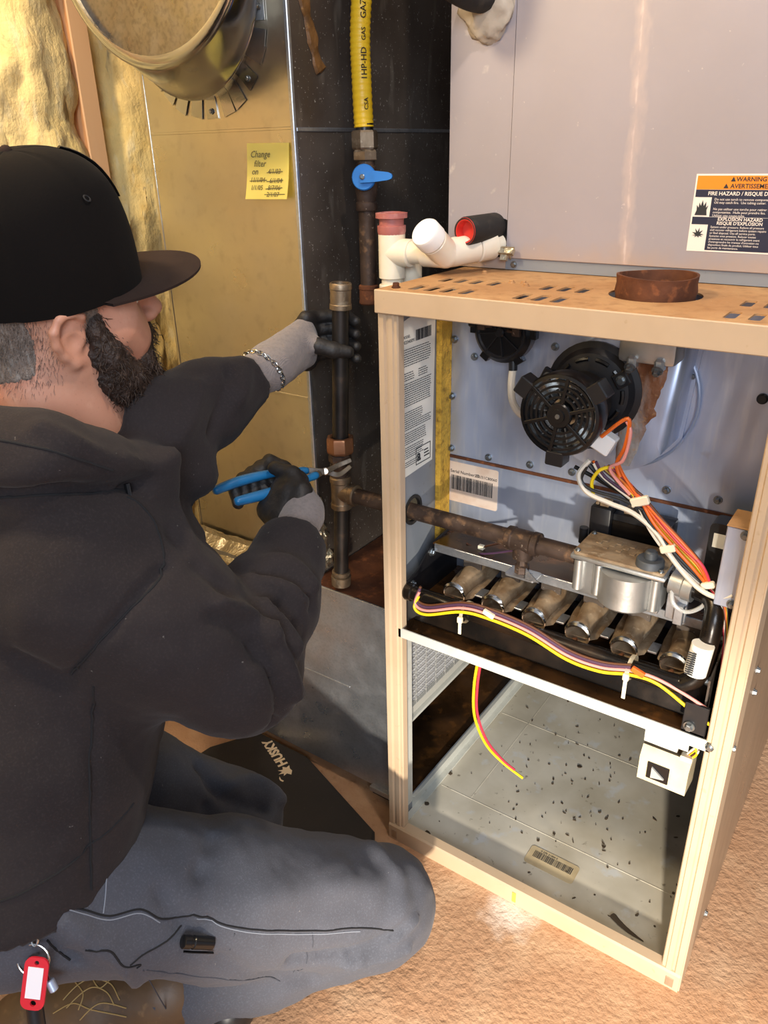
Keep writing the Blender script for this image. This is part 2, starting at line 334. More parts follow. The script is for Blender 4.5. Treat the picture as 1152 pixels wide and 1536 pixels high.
M('leather', '#5c4630', .5, 0, layers=[('noise', 12, '#3d2c1c', .4, .68, .8), ('noise', 60, '#8a6c48', .58, .74, .5)], bump=[('noise', 120, .3, .001)])
M('stitch', '#9a8050', .7)
M('sole', '#1c1815', .8)
M('tag_red', '#cf2333', .3, 0, coat=.3)
M('tag_white', '#e9e6ee', .4)
M('cream_plastic', '#cdbf9f', .5, 0, layers=[('noise', 30, '#a8997a', .5, .72, .5)])
M('filter_mesh', '#8f9092', .7, .1, layers=[('noise', 30, '#6f7072', .45, .7, .6)], bump=[('noise', 200, .5, .002)])
M('filter_frame', '#b9b8b0', .6, .1)
M('wire_grey', '#c0c0bd', .4, .6)
M('debris', '#463a2b', .9)
M('tape', '#e3b04a', .5)
for k, c in dict(yellow='#e6c81e', orange='#d8641c', white='#d9d2c2', brown='#5a3520', black='#181818', purple='#4a3048', red='#c9364a', pink='#d98f86', grey='#8a8580').items(): M('wire_'+k if k != 'grey' else 'wire_gray', c, .42)
M('nylon', '#e8dcc0', .5, 0, sss=.05)
M('clear_plastic', '#d8d8d4', .15, 0, trans=.5)
M('rust_streak', '#a39a92', .6, .4, layers=[('noise', 34, '#7a4a28', .42, .60, .95, (1, 1, .22)), ('noise', 120, '#b98a58', .58, .72, .7), ('noise', 60, '#4a2c18', .62, .74, .6, (1, 1, .3))], bump=[('noise', 140, .6, .002)])
_a, _b = at_y(966, 10, .234), at_y(938, 380, .234); _s = (_a.x-_b.x)/(_a.z-_b.z)
M('case_front', '#a59da1', .42, .12, layers=[('noise', 5, '#99908f', .4, .7, .5), ('axis', (2, 26, .06, ), '#b89a7a', .075, .035, .6), ('streak', (_b.x-.265, _b.z-1.0045, _s, .028), '#c4b0a8', .026, .012, .7), ('streak', (_b.x-.266, _b.z-1.0045, _s, .014), '#d8cac2', .0085, .0055, .7),
   ('noise', 110, '#cfc2bb', .715, .74, .6)], bump=[('noise', 300, .05, .0006)])
M('galv_shiny', '#b3b4b6', .2, 1., layers=[('noise', 6, '#8f8d88', .45, .7, .5)], bump=[('noise', 9, .10, .01)], rr=(14, .14, .28))
M('galv_cap', '#8d8984', .34, 1., layers=[('noise', 160, '#5f5b57', .45, .7, .6), ('noise', 8, '#77726c', .4, .7, .5)], rr=(40, .25, .45))
M('hair_strand', '#7d726a', .6, 0, layers=[('noise', 300, '#4f453e', .45, .6, .8)])
# ================================================================ THE SETTING
bm = NB(); g = 24
plate(bm, rect(-3.5, -4.5, 4, 2.2), [], .0, (0, 0, 0), X3, Y3)
tag(obj('floor', bm, 'concrete', origin=(0, 0, 0)), 'bare tan concrete floor with a rough worn surface', kind='structure')
wl = tag(obj('wall_left', B((-.80, -3.2, 0), (-.785, 1.4, 2.5)), 'sheath', origin=(-.80, 0, 0)), 'unfinished stud wall filled with yellow glass wool', kind='structure')
def batt(y0, y1, z0, z1, seed, bulge, x0=-.745, ny=40, nz=170, lump=.022):
    bm = NB(); V = []
    for j in range(nz+1):
        row = []
        for i in range(ny+1):
            s = i/ny; t = j/nz; y = y0+(y1-y0)*s; z = z0+(z1-z0)*t
            e = max(0., 1-(2*s-1)**6)
            n = fbm((y*1.2+seed, z*.8, seed*3.1), 5, 3)*lump*1.2+fbm((y+seed, z*.5, 2.2), 22, 3)*.006+abs(fbm((y, z+seed, 7.7), 9, 2))*.016
            x = x0+e*bulge+n*(.5+.5*e)
            row.append(bm.verts.new((x, y+fbm((z*1.3, seed, s*2), 9, 3)*.022, z)))
        V.append(row)
    for j in range(nz):
        for i in range(ny): bm.faces.new((V[j][i], V[j][i+1], V[j+1][i+1], V[j+1][i]))
    lo = [[bm.verts.new((-.784, v.co.y, v.co.z)) for v in (V[j][0], V[j][ny])] for j in (0, nz)]
    return bm
studs = [.112+.406*k for k in range(-7, 4)]
for k, ys in enumerate(studs):
    s = obj('stud', B((-.785, ys-.019, 0), (-.697, ys+.019, 2.5), .002), 'wood', wl)
    if k+1 < len(studs):
        near = -1.0 < ys < .4
        obj('insulation_batt', batt(ys+.012, studs[k+1]-.004, .02, 2.4, ys*3+1, .055 if ys < .1 else .03, ny=40 if near else 10, nz=150 if near else 40), 'insulation', wl, smooth=True)
# a loose torn tuft of glass wool hanging beside the stud, next to the duct
bk = tag(obj('wall_back', B((-.8, 1.30, 0), (3, 1.32, 2.5)), 'backwall', origin=(1, 1.3, 0)), 'dark wall behind the furnace', kind='structure')

# ================================================================ RETURN AIR DROP
DX0, DX1, DY0, DY1 = -.540, -.215, .100, .72
duct = thing('return_air_duct', 'tall galvanized sheet metal return air duct left of the furnace with a capped round collar', 'duct', (-.38, .4, .45))
bm = NB(); plate(bm, rect(DX0, .452, DX1, 2.3), [], .0015, (0, DY0+.0015, 0), X3, Z3); obj('front_panel', bm, 'galv_front', duct, label='shiny front face that mirrors the yellow glass wool')
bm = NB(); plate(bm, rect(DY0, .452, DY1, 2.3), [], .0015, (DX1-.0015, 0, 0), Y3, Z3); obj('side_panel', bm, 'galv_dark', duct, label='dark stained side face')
obj('side_panel', B((DX0, DY0+.003, .452), (DX0+.0015, DY1, 2.3)), 'galv', duct)
obj('back_panel', B((DX0+.003, DY1-.002, .452), (DX1-.003, DY1, 2.3)), 'galv', duct)
obj('corner_seam', B((DX1-.004, DY0-.004, .455), (DX1+.003, DY0+.003, 2.3), .0012), 'galv', duct)
obj('corner_seam', B((DX0-.0005, DY0-.0012, .455), (DX0+.006, DY0+.003, 2.3), .0005), 'galv_front', duct)
bm = NB(); box(bm, (DX0+.007, DY0-.0008, 1.203), (DX1-.005, DY0+.001, 1.207), .0004); obj('cross_seam', bm, 'galv_front', duct)
bm = NB(); box(bm, (DX1-.001, DY0+.004, 1.200), (DX1+.0022, DY1, 1.206), .001); obj('cross_seam', bm, 'galv', duct)
bm = NB(); box(bm, (DX0+.02, DY0-.0012, .79), (DX1-.006, DY0+.001, .795), .0005); obj('cross_seam', bm, 'galv_front', duct)
bm = NB()   # dried glue run on the dark face
pts = [at_x(452, -20, DX1), at_x(458, 15, DX1), at_x(466, 50, DX1), at_x(472, 80, DX1), at_x(481, 108, DX1)]
tube(bm, spline([p+Vector((.002, 0, 0)) for p in pts], 6), [.011+.003*math.sin(i*.6) for i in range(24)]+[.004], 8)
for v in bm.verts: v.co.x = DX1+max(-.001, min(.004, (v.co.x-DX1)*.35)); v.co.y += fbm(v.co, 60, 3)*.004
obj('glue_run', bm, 'glue', duct)
# crumpled foil tape where the drop meets the boot
bm = NB(); nx, nz = 60, 12; V = []
for j in range(nz+1):
    row = []
    for i in range(nx+1):
        s = i/nx; t = j/nz; x = DX0-.003+(DX1-DX0+.006)*s; z = .425+.05*t; y = (.058+(.098-.058)*min(1, max(0, (z-.440)/.022)))
        row.append(bm.verts.new((x, y-.003+fbm((x*1.5, z*3, 4), 30, 3)*.0022+fbm((x, z, 9), 14, 2)*.004, z+fbm((x, 1, 2), 30, 3)*.005)))
    V.append(row)
for j in range(nz):
    for i in range(nx): bm.faces.new((V[j][i], V[j][i+1], V[j+1][i+1], V[j+1][i]))
obj('foil_tape', bm, 'foil', duct, smooth=20)
bm = NB(); V = []
for j in range(31):
    row = []
    for i in range(9):
        s = i/8; t = j/30; z = .46+.15*t; y = DY0-.002+.035*s*(1-.75*t)
        row.append(bm.verts.new((DX1+.003+fbm((y, z, 4), 60, 4)*.008, y, z)))
    V.append(row)
for j in range(30):
    for i in range(8): bm.faces.new((V[j][i], V[j][i+1], V[j+1][i+1], V[j+1][i]))
obj('foil_tape', bm, 'foil', duct, smooth=20)
# round take-off, bent upwards, closed with a flat cap
def rg(c, n, r): u, v, a = frame(n); return (Vector(c), u, v, r, r)
n0 = Vector((0, -1, 0)); cc = Vector((-.388, .100, 1.354)); CR = .105
def R_(c, n, r): return (Vector(c), X3, -Z3, r, r)
def mixc(y):   # centre and radius of the flaring take-off at depth y
    t = (.100-y)/.148; return Vector((-.388+.064*t, y, 1.354+.129*t-.004*math.sin(t*3.1))), .105+.088*t+.009*math.sin(min(1, t)*3.14)
bm = NB(); L_ = []
for y, dr in ((.100, 0), (.086, 0), (.066, .002), (.060, .002), (.057, .005), (.051, .005), (.048, .002), (.02, 0), (-.020, 0), (-.034, 0), (-.037, .006), (-.044, .006), (-.048, .002), (-.048, -.005), (-.036, -.008)):
    c, r = mixc(y); L_.append(R_(c, n0, r+dr))
rings(bm, L_, 72, False, False); col = obj('round_collar', bm, 'galv_shiny', duct, smooth=50, label='flared round sheet metal collar with rolled beads')
ce, re_ = mixc(-.038); bm = NB(); rings(bm, [R_(ce, n0, re_-.004), R_(ce-Y3*.0012, n0, re_-.005)], 72); obj('end_cap', bm, 'galv_cap', col, label='flat dark galvanized cap closing the collar')
pc = ce-Y3*.0014
bm = NB(); plate(bm, rrect(.020, -.115, .058, -.078, .006), [], .0006, pc, X3, Z3); obj('cap_sticker', bm, 'ink', col)
for k in range(24):
    a = 2*math.pi*k/24+.06; d = Vector((math.cos(a), 0, math.sin(a))); tng = Vector((-math.sin(a), 0, math.cos(a)))
    bm = NB(); r0 = CR-.001; wob = random.uniform(-.003, .003); sk = random.uniform(-.15, .15)
    prism(bm, [(r0-.002, -.0105), (r0+.029+wob, -.0125), (r0+.030+wob, .0125), (r0-.002, .0105)], cc+Vector((0, -.0005-random.uniform(0, .0012), 0)), (d+tng*sk*.4).normalized(), tng, (0, -.0011, 0))
    t_ = obj('tab', bm, 'galv_shiny', col)
    if k % 3 == 0:
        bm = NB(); hexscrew(bm, cc+d*(r0+.017)+Vector((0, -.0025, 0)), (0, -1, 0), .003, .003); obj('screw', bm, 'screw', col)

# ================================================================ RETURN BOOT between drop and furnace
boot = thing('return_boot', 'low galvanized sheet metal box joining the return duct to the furnace side', 'duct', (-.25, .35, .03))
BY0, BY1, BZ0, BZ1 = .063, .66, .030, .452
obj('front_panel', B((-.545, BY0, BZ0), (-.002, BY0+.0015, BZ1)), 'galv', boot)
obj('back_panel', B((-.545, BY1-.0015, BZ0), (-.002, BY1, BZ1)), 'galv', boot)
obj('end_panel', B((-.5465, BY0, BZ0), (-.545, BY1, BZ1)), 'galv', boot)
obj('floor_panel', B((-.545, BY0+.002, BZ0), (-.002, BY1-.002, BZ0+.0015)), 'oily', boot)
obj('top_panel', B((-.213, BY0+.002, BZ1-.0015), (-.002, BY1-.002, BZ1)), 'rust', boot, label='rusty brown top')
bm = NB(); box(bm, (-.213, BY0-.002, BZ1-.012), (-.002, BY0+.002, BZ1+.002), .0008); obj('edge_cleat', bm, 'galv', boot)
bm = NB(); box(bm, (-.30, BY0-.0015, .248), (-.13, BY0+.001, .2505), .0005); obj('cross_seam', bm, 'galv', boot)
for x in (-.045, -.020): obj('fold_seam', B((x, BY0-.0018, BZ0), (x+.004, BY0+.001, BZ1-.012), .0006), 'galv', boot)
obj('corner_bracket', B((-.085, BY0-.010, .022), (-.025, BY0+.012, .034), .001), 'galv', boot)
for x in (-.06, -.47): obj('foot', B((x-.03, BY0+.005, 0), (x+.03, BY0+.09, .03), .002), 'rubber', boot)
for x in (-.06, -.47): obj('foot', B((x-.03, BY1-.09, 0), (x+.03, BY1-.005, .03), .002), 'rubber', boot)

# air filter standing in the boot against the opening
flt = thing('air_filter', 'grey pleated air filter with wire grid behind the furnace side opening', 'filter', (-.055, .33, .165))
FX = -.050
bm = NB(); n = 60
for i in range(n):
    y = .075+(.56-.075)*i/n; dy = (.56-.075)/n
    prism(bm, [(0, 0), (.006, dy/2), (0, dy), (-.004, dy), (.002, dy/2), (-.004, 0)], (FX-.006, y, .180), X3, Y3, (0, 0, .262))
obj('pleated_media', bm, 'filter_mesh', flt)
bm = NB(); 
for y, z, y1, z1 in ((.066, .165, .57, .182), (.066, .436, .57, .451), (.066, .182, .078, .436), (.558, .182, .57, .436)): box(bm, (FX-.022, y, z), (FX+.006, y1, z1), .001)
obj('filter_frame', bm, 'filter_frame', flt)
bm = NB()
for k in range(19): z = .19+.013*k; cyl(bm, (FX+.003, .075, z), (FX+.003, .56, z), .0009, seg=5)
for k in range(13): y = .09+.037*k; cyl(bm, (FX+.0045, y, .18), (FX+.0045, y, .44), .0008, seg=5)
obj('wire_grid', bm, 'wire_grey', flt, kind='stuff')
obj('support_rail', B((FX-.02, .066, .158), (FX+.014, .57, .1645), .001), 'white_steel', boot)

# ================================================================ STICKY NOTE
a, b_, c_, d_ = [at_y(px, py, DY0) for px, py in ((372, 215), (435, 214), (438, 298), (376, 298))]
nt_ = thing('sticky_note', 'yellow sticky note with pencilled filter change dates on the shiny duct', 'note', (-.27, DY0-.002, 1.107))
bm = NB(); V = []
for j in range(11):
    t = j/10; y = DY0-.0025-.006*(1-t)**3+(.0 if t < .9 else 0)
    row = []
    for i in range(9):
        s = i/8; p = (a*(1-s)+b_*s)*t+(d_*(1-s)+c_*s)*(1-t); row.append(bm.verts.new((p.x, y-.0035*(1-t), p.z)))
    V.append(row)
for j in range(10):
    for i in range(8): bm.faces.new((V[j][i], V[j][i+1], V[j+1][i+1], V[j+1][i]))
bmesh.ops.solidify(bm, geom=list(bm.faces), thickness=.0003); obj('note_paper', bm, 'note', nt_)
bm = NB(); NX, NZ = a.x, a.z
def ny(x, z): return DY0-.0025-.006*(z/.08)**3-.0035*(z/.08)-.0007
def wr(s, x, z, size): merge(bm, text_bm(s, size, (NX+x, ny(x, z), NZ-z), X3, Z3, .0002, .35))
for s, x, z, sz in (('Change', .006, .020, .0135), ('filter', .013, .033, .013), ('on', .008, .044, .013), ('4/1/03', .042, .043, .010), ('11/1/04', .005, .055, .010), ('6/1/04', .045, .056, .010), ('1/1/05', .006, .066, .010), ('8/7/06', .042, .066, .010), ('2/1/07', .040, .0755, .010)): wr(s, x, z, sz)
for x0, z0, x1, z1 in ((.040, .0415, .072, .0400), (.004, .0535, .040, .0520), (.040, .0540, .073, .0520), (.038, .0645, .072, .0625), (.036, .0725, .078, .0715)):
    yy = ny(x0, z0)
    cyl(bm, (NX+x0, yy, NZ-z0), (NX+x1, yy, NZ-z1), .0005, seg=5)
obj('handwriting', bm, 'pencil', nt_, smooth=None)
# ================================================================ FURNACE CABINET
W, H, DP = .533, 1.0045, .70
fur = thing('gas_furnace', 'tan gas furnace cabinet with its front doors off showing burners and blower motor', 'furnace', (W/2, .35, 0))
# side panels: the left one has the return opening and the gas pipe hole
bm = NB(); plate(bm, rect(.002, .002, DP, .975), [rect(.072, .042, .60, .452), circ(.080, .648, .024, 20)], .003, (0, 0, 0), Y3, Z3); obj('side_panel', bm, 'grey_paint', fur)
bm = NB(); plate(bm, rect(.002, .002, DP, .975), [], .003, (W-.003, 0, 0), Y3, Z3); obj('side_panel', bm, 'beige_side', fur)
obj('side_liner', B((W-.006, .02, .035), (W-.0032, DP-.01, .968)), 'grey_liner', fur)
obj('back_panel', B((.003, DP-.003, .002), (W-.003, DP, .975)), 'grey_liner', fur)
# folded front posts with their grooves
prof = [(0, 0), (.0085, 0), (.0105, .0035), (.0135, .0035), (.0155, .0005), (.0225, .0005), (.0240, .003), (.0285, .003), (.0300, .005), (.0300, .018), (.0280, .018), (.0280, .007), (.002, .007), (0, .005)]
bm = NB(); prism(bm, prof, (0, 0, .034), X3, Y3, (0, 0, .942)); obj('front_post', bm, 'beige', fur)
bm = NB(); prism(bm, [(-x, y) for x, y in prof][::-1], (W, 0, .034), X3, Y3, (0, 0, .942)); obj('front_post', bm, 'beige', fur)
obj('side_flange', B((W-.0005, -.0005, .0), (W+.002, .055, .976), .0006), 'beige', fur)
# bottom rail and pan
bm = NB(); prism(bm, [(0, 0), (.012, 0), (.012, .033), (.020, .033), (.020, .035), (.003, .035), (0, .032)], (0, -.003, 0), Y3, Z3, (W, 0, 0)); rail = obj('bottom_rail', bm, 'beige', fur)
bm = NB(); box(bm, (.255, -.0045, .006), (.262, -.003, .028), .0005); obj('tape_scrap', bm, 'tape', rail)
obj('blower_pan', B((.003, .010, .004), (W-.006, DP-.003, .010)), 'galv_pan', fur, label='stained and littered sheet metal pan')
bm = NB()
for y in (.155, .42): box(bm, (.02, y, .0095), (W-.03, y+.002, .0104), .0002)
for x in (.085,): box(bm, (x, .16, .0095), (x+.002, .6, .0104), .0002)
obj('pan_fold', bm, 'galv_pan', fur)
obj('opening_trim', B((.003, .012, .030), (.0045, .072, .455)), 'white_steel', fur)
obj('opening_trim', B((.003, .072, .010), (.0045, .60, .042)), 'white_steel', fur)
bm = NB(); box(bm, (.0045, .02, .010), (.016, .60, .0125)); box(bm, (.003, .072, .040), (.010, .60, .0425)); obj('opening_flange', bm, 'white_steel', fur)
# blower shelf
shelf = obj('blower_shelf', B((.004, .006, .464), (W-.006, DP-.005, .470)), 'oily', fur)
bm = NB(); box(bm, (.016, .003, .455), (W-.016, .0065, .4725), .0008); obj('shelf_lip', bm, 'white_steel', shelf)
# top
slots = []
for xs in ([.042, .066, .090, .118], [.195, .2195, .244], [.442, .467, .492]):
    for x in xs:
        for y in (.037, .114): slots.append(rrect(x-.0065, y-.020, x+.0065, y+.020, .004, 3))
bm = NB(); fl = (.332, .124); plate(bm, rect(-.001, -.004, W+.001, DP), slots+[circ(fl[0], fl[1], .056, 32)], .0022, (0, 0, H-.0022), X3, Y3)
top = obj('top_panel', bm, 'top_dust', fur, label='dusty brown top with vent slots')
bm = NB(); box(bm, (-.002, -.006, .9735), (W+.002, -.003, H+.0002), .0012); obj('top_band', bm, 'beige', fur)
bm = NB(); lathe(bm, (.018, .018, H), Z3, [(0, .006), (.002, .006), (.002, .0045), (.007, .0042)], 6)
obj('screw', bm, 'rust', top)
for x, y in ((.135, .128), (.152, .13), (.165, .11), (.28, .19), (.06, .19)): bm = NB(); hexscrew(bm, (x, y, H), Z3, .0035, .003); obj('screw', bm, 'top_dust', top)
# flue collar
bm = NB(); R0 = .0475; u, v = X3, Y3
rings(bm, [(Vector((fl[0], fl[1], z)), u, v, r, r) for z, r in ((.985, R0), (1.004, R0), (1.010, R0+.0015), (1.018, R0), (1.0285, R0+.001), (1.0285, R0-.002), (1.012, R0-.003), (.985, R0-.003))], 48, False, False)
for v_ in bm.verts: v_.co.z += .0012*math.sin(math.atan2(v_.co.y-fl[1], v_.co.x-fl[0])*2) if v_.co.z > 1.01 else 0
obj('flue_collar', bm, 'rust', fur, smooth=40, label='rusted round flue collar on top')
# vestibule panel
VY = .180
bm = NB(); plate(bm, rect(.012, .712, W-.006, 1.001), [], .002, (0, VY+.002, 0), X3, Z3); ves = obj('vestibule_panel', bm, 'galv_blue', fur, label='bare galvanized inner panel')
bm = NB(); plate(bm, rect(.004, .472, W-.006, .714), [], .002, (0, VY+.006, 0), X3, Z3); low = obj('lower_inner_panel', bm, 'galv_blue', fur)
obj('panel_seam', B((.012, VY-.003, .7085), (W-.006, VY+.004, .7135), .0008), 'rust', fur)
obj('liner_edge', B((.0032, .147, .56), (.013, VY, .972), .001), 'insul_edge', fur, label='strip of yellow glass wool liner')
for px, py in ((682, 509), (678, 594), (677, 672), (733, 686), (795, 697), (858, 708), (928, 722), (1000, 735), (1077, 750), (712, 535), (833, 520), (1003, 655), (1040, 564)):
    p = at_y(px, py, VY-.0005); bm = NB(); hexscrew(bm, p, (0, -1, 0), .0042, .005); obj('screw', bm, 'screw', ves)
p = at_y(1144, 598, VY); bm = NB(); lathe(bm, p, (0, -1, 0), [(0, .007), (.003, .0068), (.005, .005)], 18); obj('plug', bm, 'black_plastic', ves)
bm = NB(); a = at_y(1008, 690, VY); box(bm, (a.x-.012, VY-.0012, a.z-.05), (a.x+.03, VY+.0005, a.z+.02), .001)
# serial sticker
bm = NB(); plate(bm, rrect(.006, .628, .101, .700, .004), [], .0006, (0, VY+.004, 0), X3, Z3); st = obj('serial_sticker', bm, 'paper_rust', fur, label='rust stained serial number sticker with barcode')
bm = NB(); y = VY+.0030; x = .014; rnd = random.Random(3)
while x < .090:
    w = rnd.choice([.0006, .001, .0016]); box(bm, (x, y-.0002, .650), (x+w, y+.0003, .676)); x += w+rnd.choice([.0007, .001, .0015])
merge(bm, text_bm('Serial Number ID', .0078, (.012, y, .6805), X3, Z3)); merge(bm, text_bm('Z3U31C80060', .0068, (.058, y, .6805), X3, Z3)); obj('sticker_print', bm, 'ink', st, smooth=None, kind='stuff')
# long rating label on the left wall
LX = .0032
bm = NB(); prism(bm, [(.050, .711), (.137, .716), (.1445, .953), (.086, .957), (.050, .950)], (LX, 0, 0), Y3, Z3, (.0005, 0, 0)); lab = obj('rating_label', bm, 'paper', fur, label='tall white rating label of small print')
bm = NB(); rnd = random.Random(5); xx = LX+.0007
x = .089
while x < .132:
    w = rnd.choice([.0005, .0009, .0013]); box(bm, (xx-.0001, x, .918), (xx+.0002, x+w, .934)); x += w+rnd.choice([.0006, .001])
for z0, z1, y1 in ((.885, .909, .130), (.862, .874, .085), (.862, .874, .122), (.822, .858, .132), (.800, .814, .108), (.785, .797, .132), (.762, .781, .118), (.738, .758, .110), (.726, .734, .10)):
    z = z1
    while z > z0:
        y = .0545
        if y1 == .122: y = .096
        while y < y1-.004:
            w = rnd.uniform(.002, .007); w = min(w, y1-y); box(bm, (xx-.0001, y, z), (xx+.0002, y+w, z+.0011)); y += w+.0012
        z -= .0034
for s, y, z, sz in (('MODEL', .054, .926, .006), ('902040091', .054, .918, .0075)): merge(bm, text_bm(s, sz, (xx, y, z), Y3, Z3))
obj('label_print', bm, 'ink', lab, smooth=None, kind='stuff')
bm = NB(); plate(bm, rect(.088, .7215, .131, .750), [rect(.0892, .7227, .1298, .7488)], .0004, (xx, 0, 0), Y3, Z3)
merge(bm, text_bm('a', .026, (xx+.0002, .091, .7275), Y3, Z3, bold=.0006)); box(bm, (xx, .112, .729), (xx+.0003, .128, .731)); box(bm, (xx, .112, .734), (xx+.0003, .126, .736)); box(bm, (xx, .112, .739), (xx+.0003, .124, .741))
obj('label_mark', bm, 'ink', lab, smooth=None, kind='stuff')
bm = NB(); lathe(bm, (.0032, .080, .648), X3, [(0, .0255), (.0015, .0255), (.0015, .020), (-.004, .0195)], 24, False, False); obj('grommet', bm, 'rubber', fur)
for y, z, r in ((.0335, .823, .008), (.040, .812, .003)): bm = NB(); lathe(bm, (.0030, y, z), X3, [(0, r), (.0006, r)], 16); obj('plugged_hole', bm, 'black_satin', fur)
# barcode sticker and litter in the pan
bm = NB(); plate(bm, rrect(.236, .079, .328, .121, .006), [], .0006, (0, 0, .0103), X3, Y3); st = obj('pan_sticker', bm, 'paper_tan', fur, label='curled tan barcode sticker')
bm = NB(); x = .246; rnd = random.Random(9)
while x < .318:
    w = rnd.choice([.0006, .001, .0016]); box(bm, (x, .097, .0109), (x+w, .112, .0112)); x += w+rnd.choice([.0008, .0012])
merge(bm, text_bm('0 270 31404 0', .0055, (.255, .1135, .0111), X3, Y3)); obj('sticker_print', bm, 'ink', st, smooth=None, kind='stuff')
bm = NB(); rnd = random.Random(11)
def flake(x, y, s, h=.0015, e=1.):
    a0 = rnd.uniform(0, 6.3); n = rnd.randint(4, 7)
    prism(bm, [(s*math.cos(2*math.pi*k/n+a0)*rnd.uniform(.4, 1)*e, s*math.sin(2*math.pi*k/n+a0)*rnd.uniform(.3, 1)/e) for k in range(n)], (x, y, .0101), Vector((math.cos(a0), math.sin(a0), .15)), Vector((-math.sin(a0), math.cos(a0), .1)), (0, 0, h))
for k in range(120):
    x, y = rnd.gauss(.27, .11), rnd.gauss(.27, .12)
    if .02 < x < .51 and .03 < y < .62: flake(x, y, rnd.uniform(.001, .0038), e=rnd.uniform(.7, 1.8))
for px, py, s in ((655, 1165, .008), (675, 1160, .007), (640, 1205, .006), (845, 1020, .006), (640, 1250, .008), (870, 1150, .007), (905, 1270, .006), (1010, 1340, .004)): p = at_z(px, py, .011); flake(p.x, p.y, s, .002)
tube(bm, spline([at_z(918, 1372, .0125), at_z(930, 1385, .013), at_z(945, 1398, .0125), at_z(965, 1412, .0115)], 4), [.005, .006, .0055, .005, .005, .0045, .004, .004, .0035, .003, .002, .0015, .001], 6, flat=.5)
obj('litter', bm, 'debris', fur, kind='stuff', label='dark flakes of dirt scattered in the pan')
for px, py in ((1135, 1005), (1130, 1038), (1098, 1122), (1043, 1432)):
    p = at_x(px, py, W); p.z = max(p.z, .012); bm = NB(); lathe(bm, (W-.0005, max(p.y, .012), p.z), X3, [(0, .006), (.0015, .006), (.0015, .0045), (.005, .004)], 8); obj('screw', bm, 'screw', fur)
bm = NB(); p = at_y(1072, 1108, .004); lathe(bm, (W-.024, .002, .466), (0, -1, 0), [(0, .006), (.003, .0055), (.005, .003)], 8); obj('screw', bm, 'screw', fur)
for sx in (.006, W-.02): bm = NB(); box(bm, (sx, -.0042, .005), (sx+.012, -.0028, .024), .0006); obj('corner_clip', bm, 'beige_side', fur)

# ================================================================ BURNERS AND MANIFOLD (inside the furnace)
sh_ = obj('burner_shield', B((.030, .040, .4705), (.492, .043, .527), .0006, rot=Matrix.Rotation(math.radians(-16), 3, 'X'), piv=(.2, .04, .4705)), 'black_oil', fur)
obj('burner_tray', B((.030, .052, .503), (.492, VY+.003, .506)), 'oily', fur)
BX = [.103+.0675*i for i in range(6)]
def burner(x):
    bm = NB(); z = .540; pf = [(.044, .0185), (.050, .0168), (.062, .0145), (.080, .0150), (.100, .0185), (.150, .0200), (.172, .0200)]
    out = [(Vector((x, y, z+.12*(y-.05))), X3, Z3, r, r) for y, r in pf]; inn = [(Vector((x, y, z+.12*(y-.05))), X3, Z3, r-.0012, r-.0012) for y, r in reversed(pf)]
    rings(bm, out+inn, 20, False, False, closed=True); return bm
for i, x in enumerate(BX):
    o = obj('burner', burner(x), 'alu_dusty', fur, smooth=40)
    bm = NB(); prism(bm, [(-.0250, .058), (-.016, .050), (.016, .050), (.0250, .058), (.0290, .100), (.0290, .150), (-.0290, .150), (-.0290, .100)], (x, 0, .5265), X3, Vector((0, 1, .12)), (0, 0, .0012)); obj('burner_flange', bm, 'alu_dusty', o)
    bm = NB(); rs = []
    for k in range(13):
        a = math.pi*(-.05+1.1*k/12); rs.append(Vector((x+.0180*math.cos(a), .0430, .540+.0180*math.sin(a))))
    tube(bm, rs, [.0008+.0034*math.sin(math.pi*k/12) for k in range(13)], 6); obj('venturi_lip', bm, 'silver', o)
    bm = NB(); lathe(bm, (x, .020, .535), Y3, [(0, .005), (.014, .005), (.016, .0035), (.020, .0032)], 6); obj('orifice', bm, 'copper', o)
    if i < 5:
        bm = NB(); box(bm, (x+.0275, .060, .5375), (x+.040, .085, .5405), .0004); obj('shim', bm, 'galv', o)
for x, m_ in ((.030, 'black_plastic'), (.4905, 'galv_dark')):
    bm = NB(); prism(bm, [(.020, .480), (.055, .475), (.175, .480), (.175, .600), (.095, .590), (.050, .560), (.018, .553)], (x, 0, 0), Y3, Z3, (.0025, 0, 0)); br = obj('end_bracket', bm, m_, fur)
    for y, z in ((.032, .542), (.09, .575)): bm = NB(); hexscrew(bm, (x+(.0027 if x < .1 else -.0005), y, z), X3 if x < .1 else -X3, .005, .005); obj('screw', bm, 'screw', br)
# angle rail above the burners with the brown ledge behind it
bm = NB(); box(bm, (.036, .093, .576), (.480, .096, .590), .0005); rl = obj('manifold_rail', bm, 'galv', fur)
obj('manifold_ledge', B((.032, .096, .587), (.490, VY+.003, .590)), 'oily', fur)
for x in BX: obj('burner_hanger', B((x-.016, .100, .560), (x+.016, .104, .578), .0008), 'galv_dark', fur)
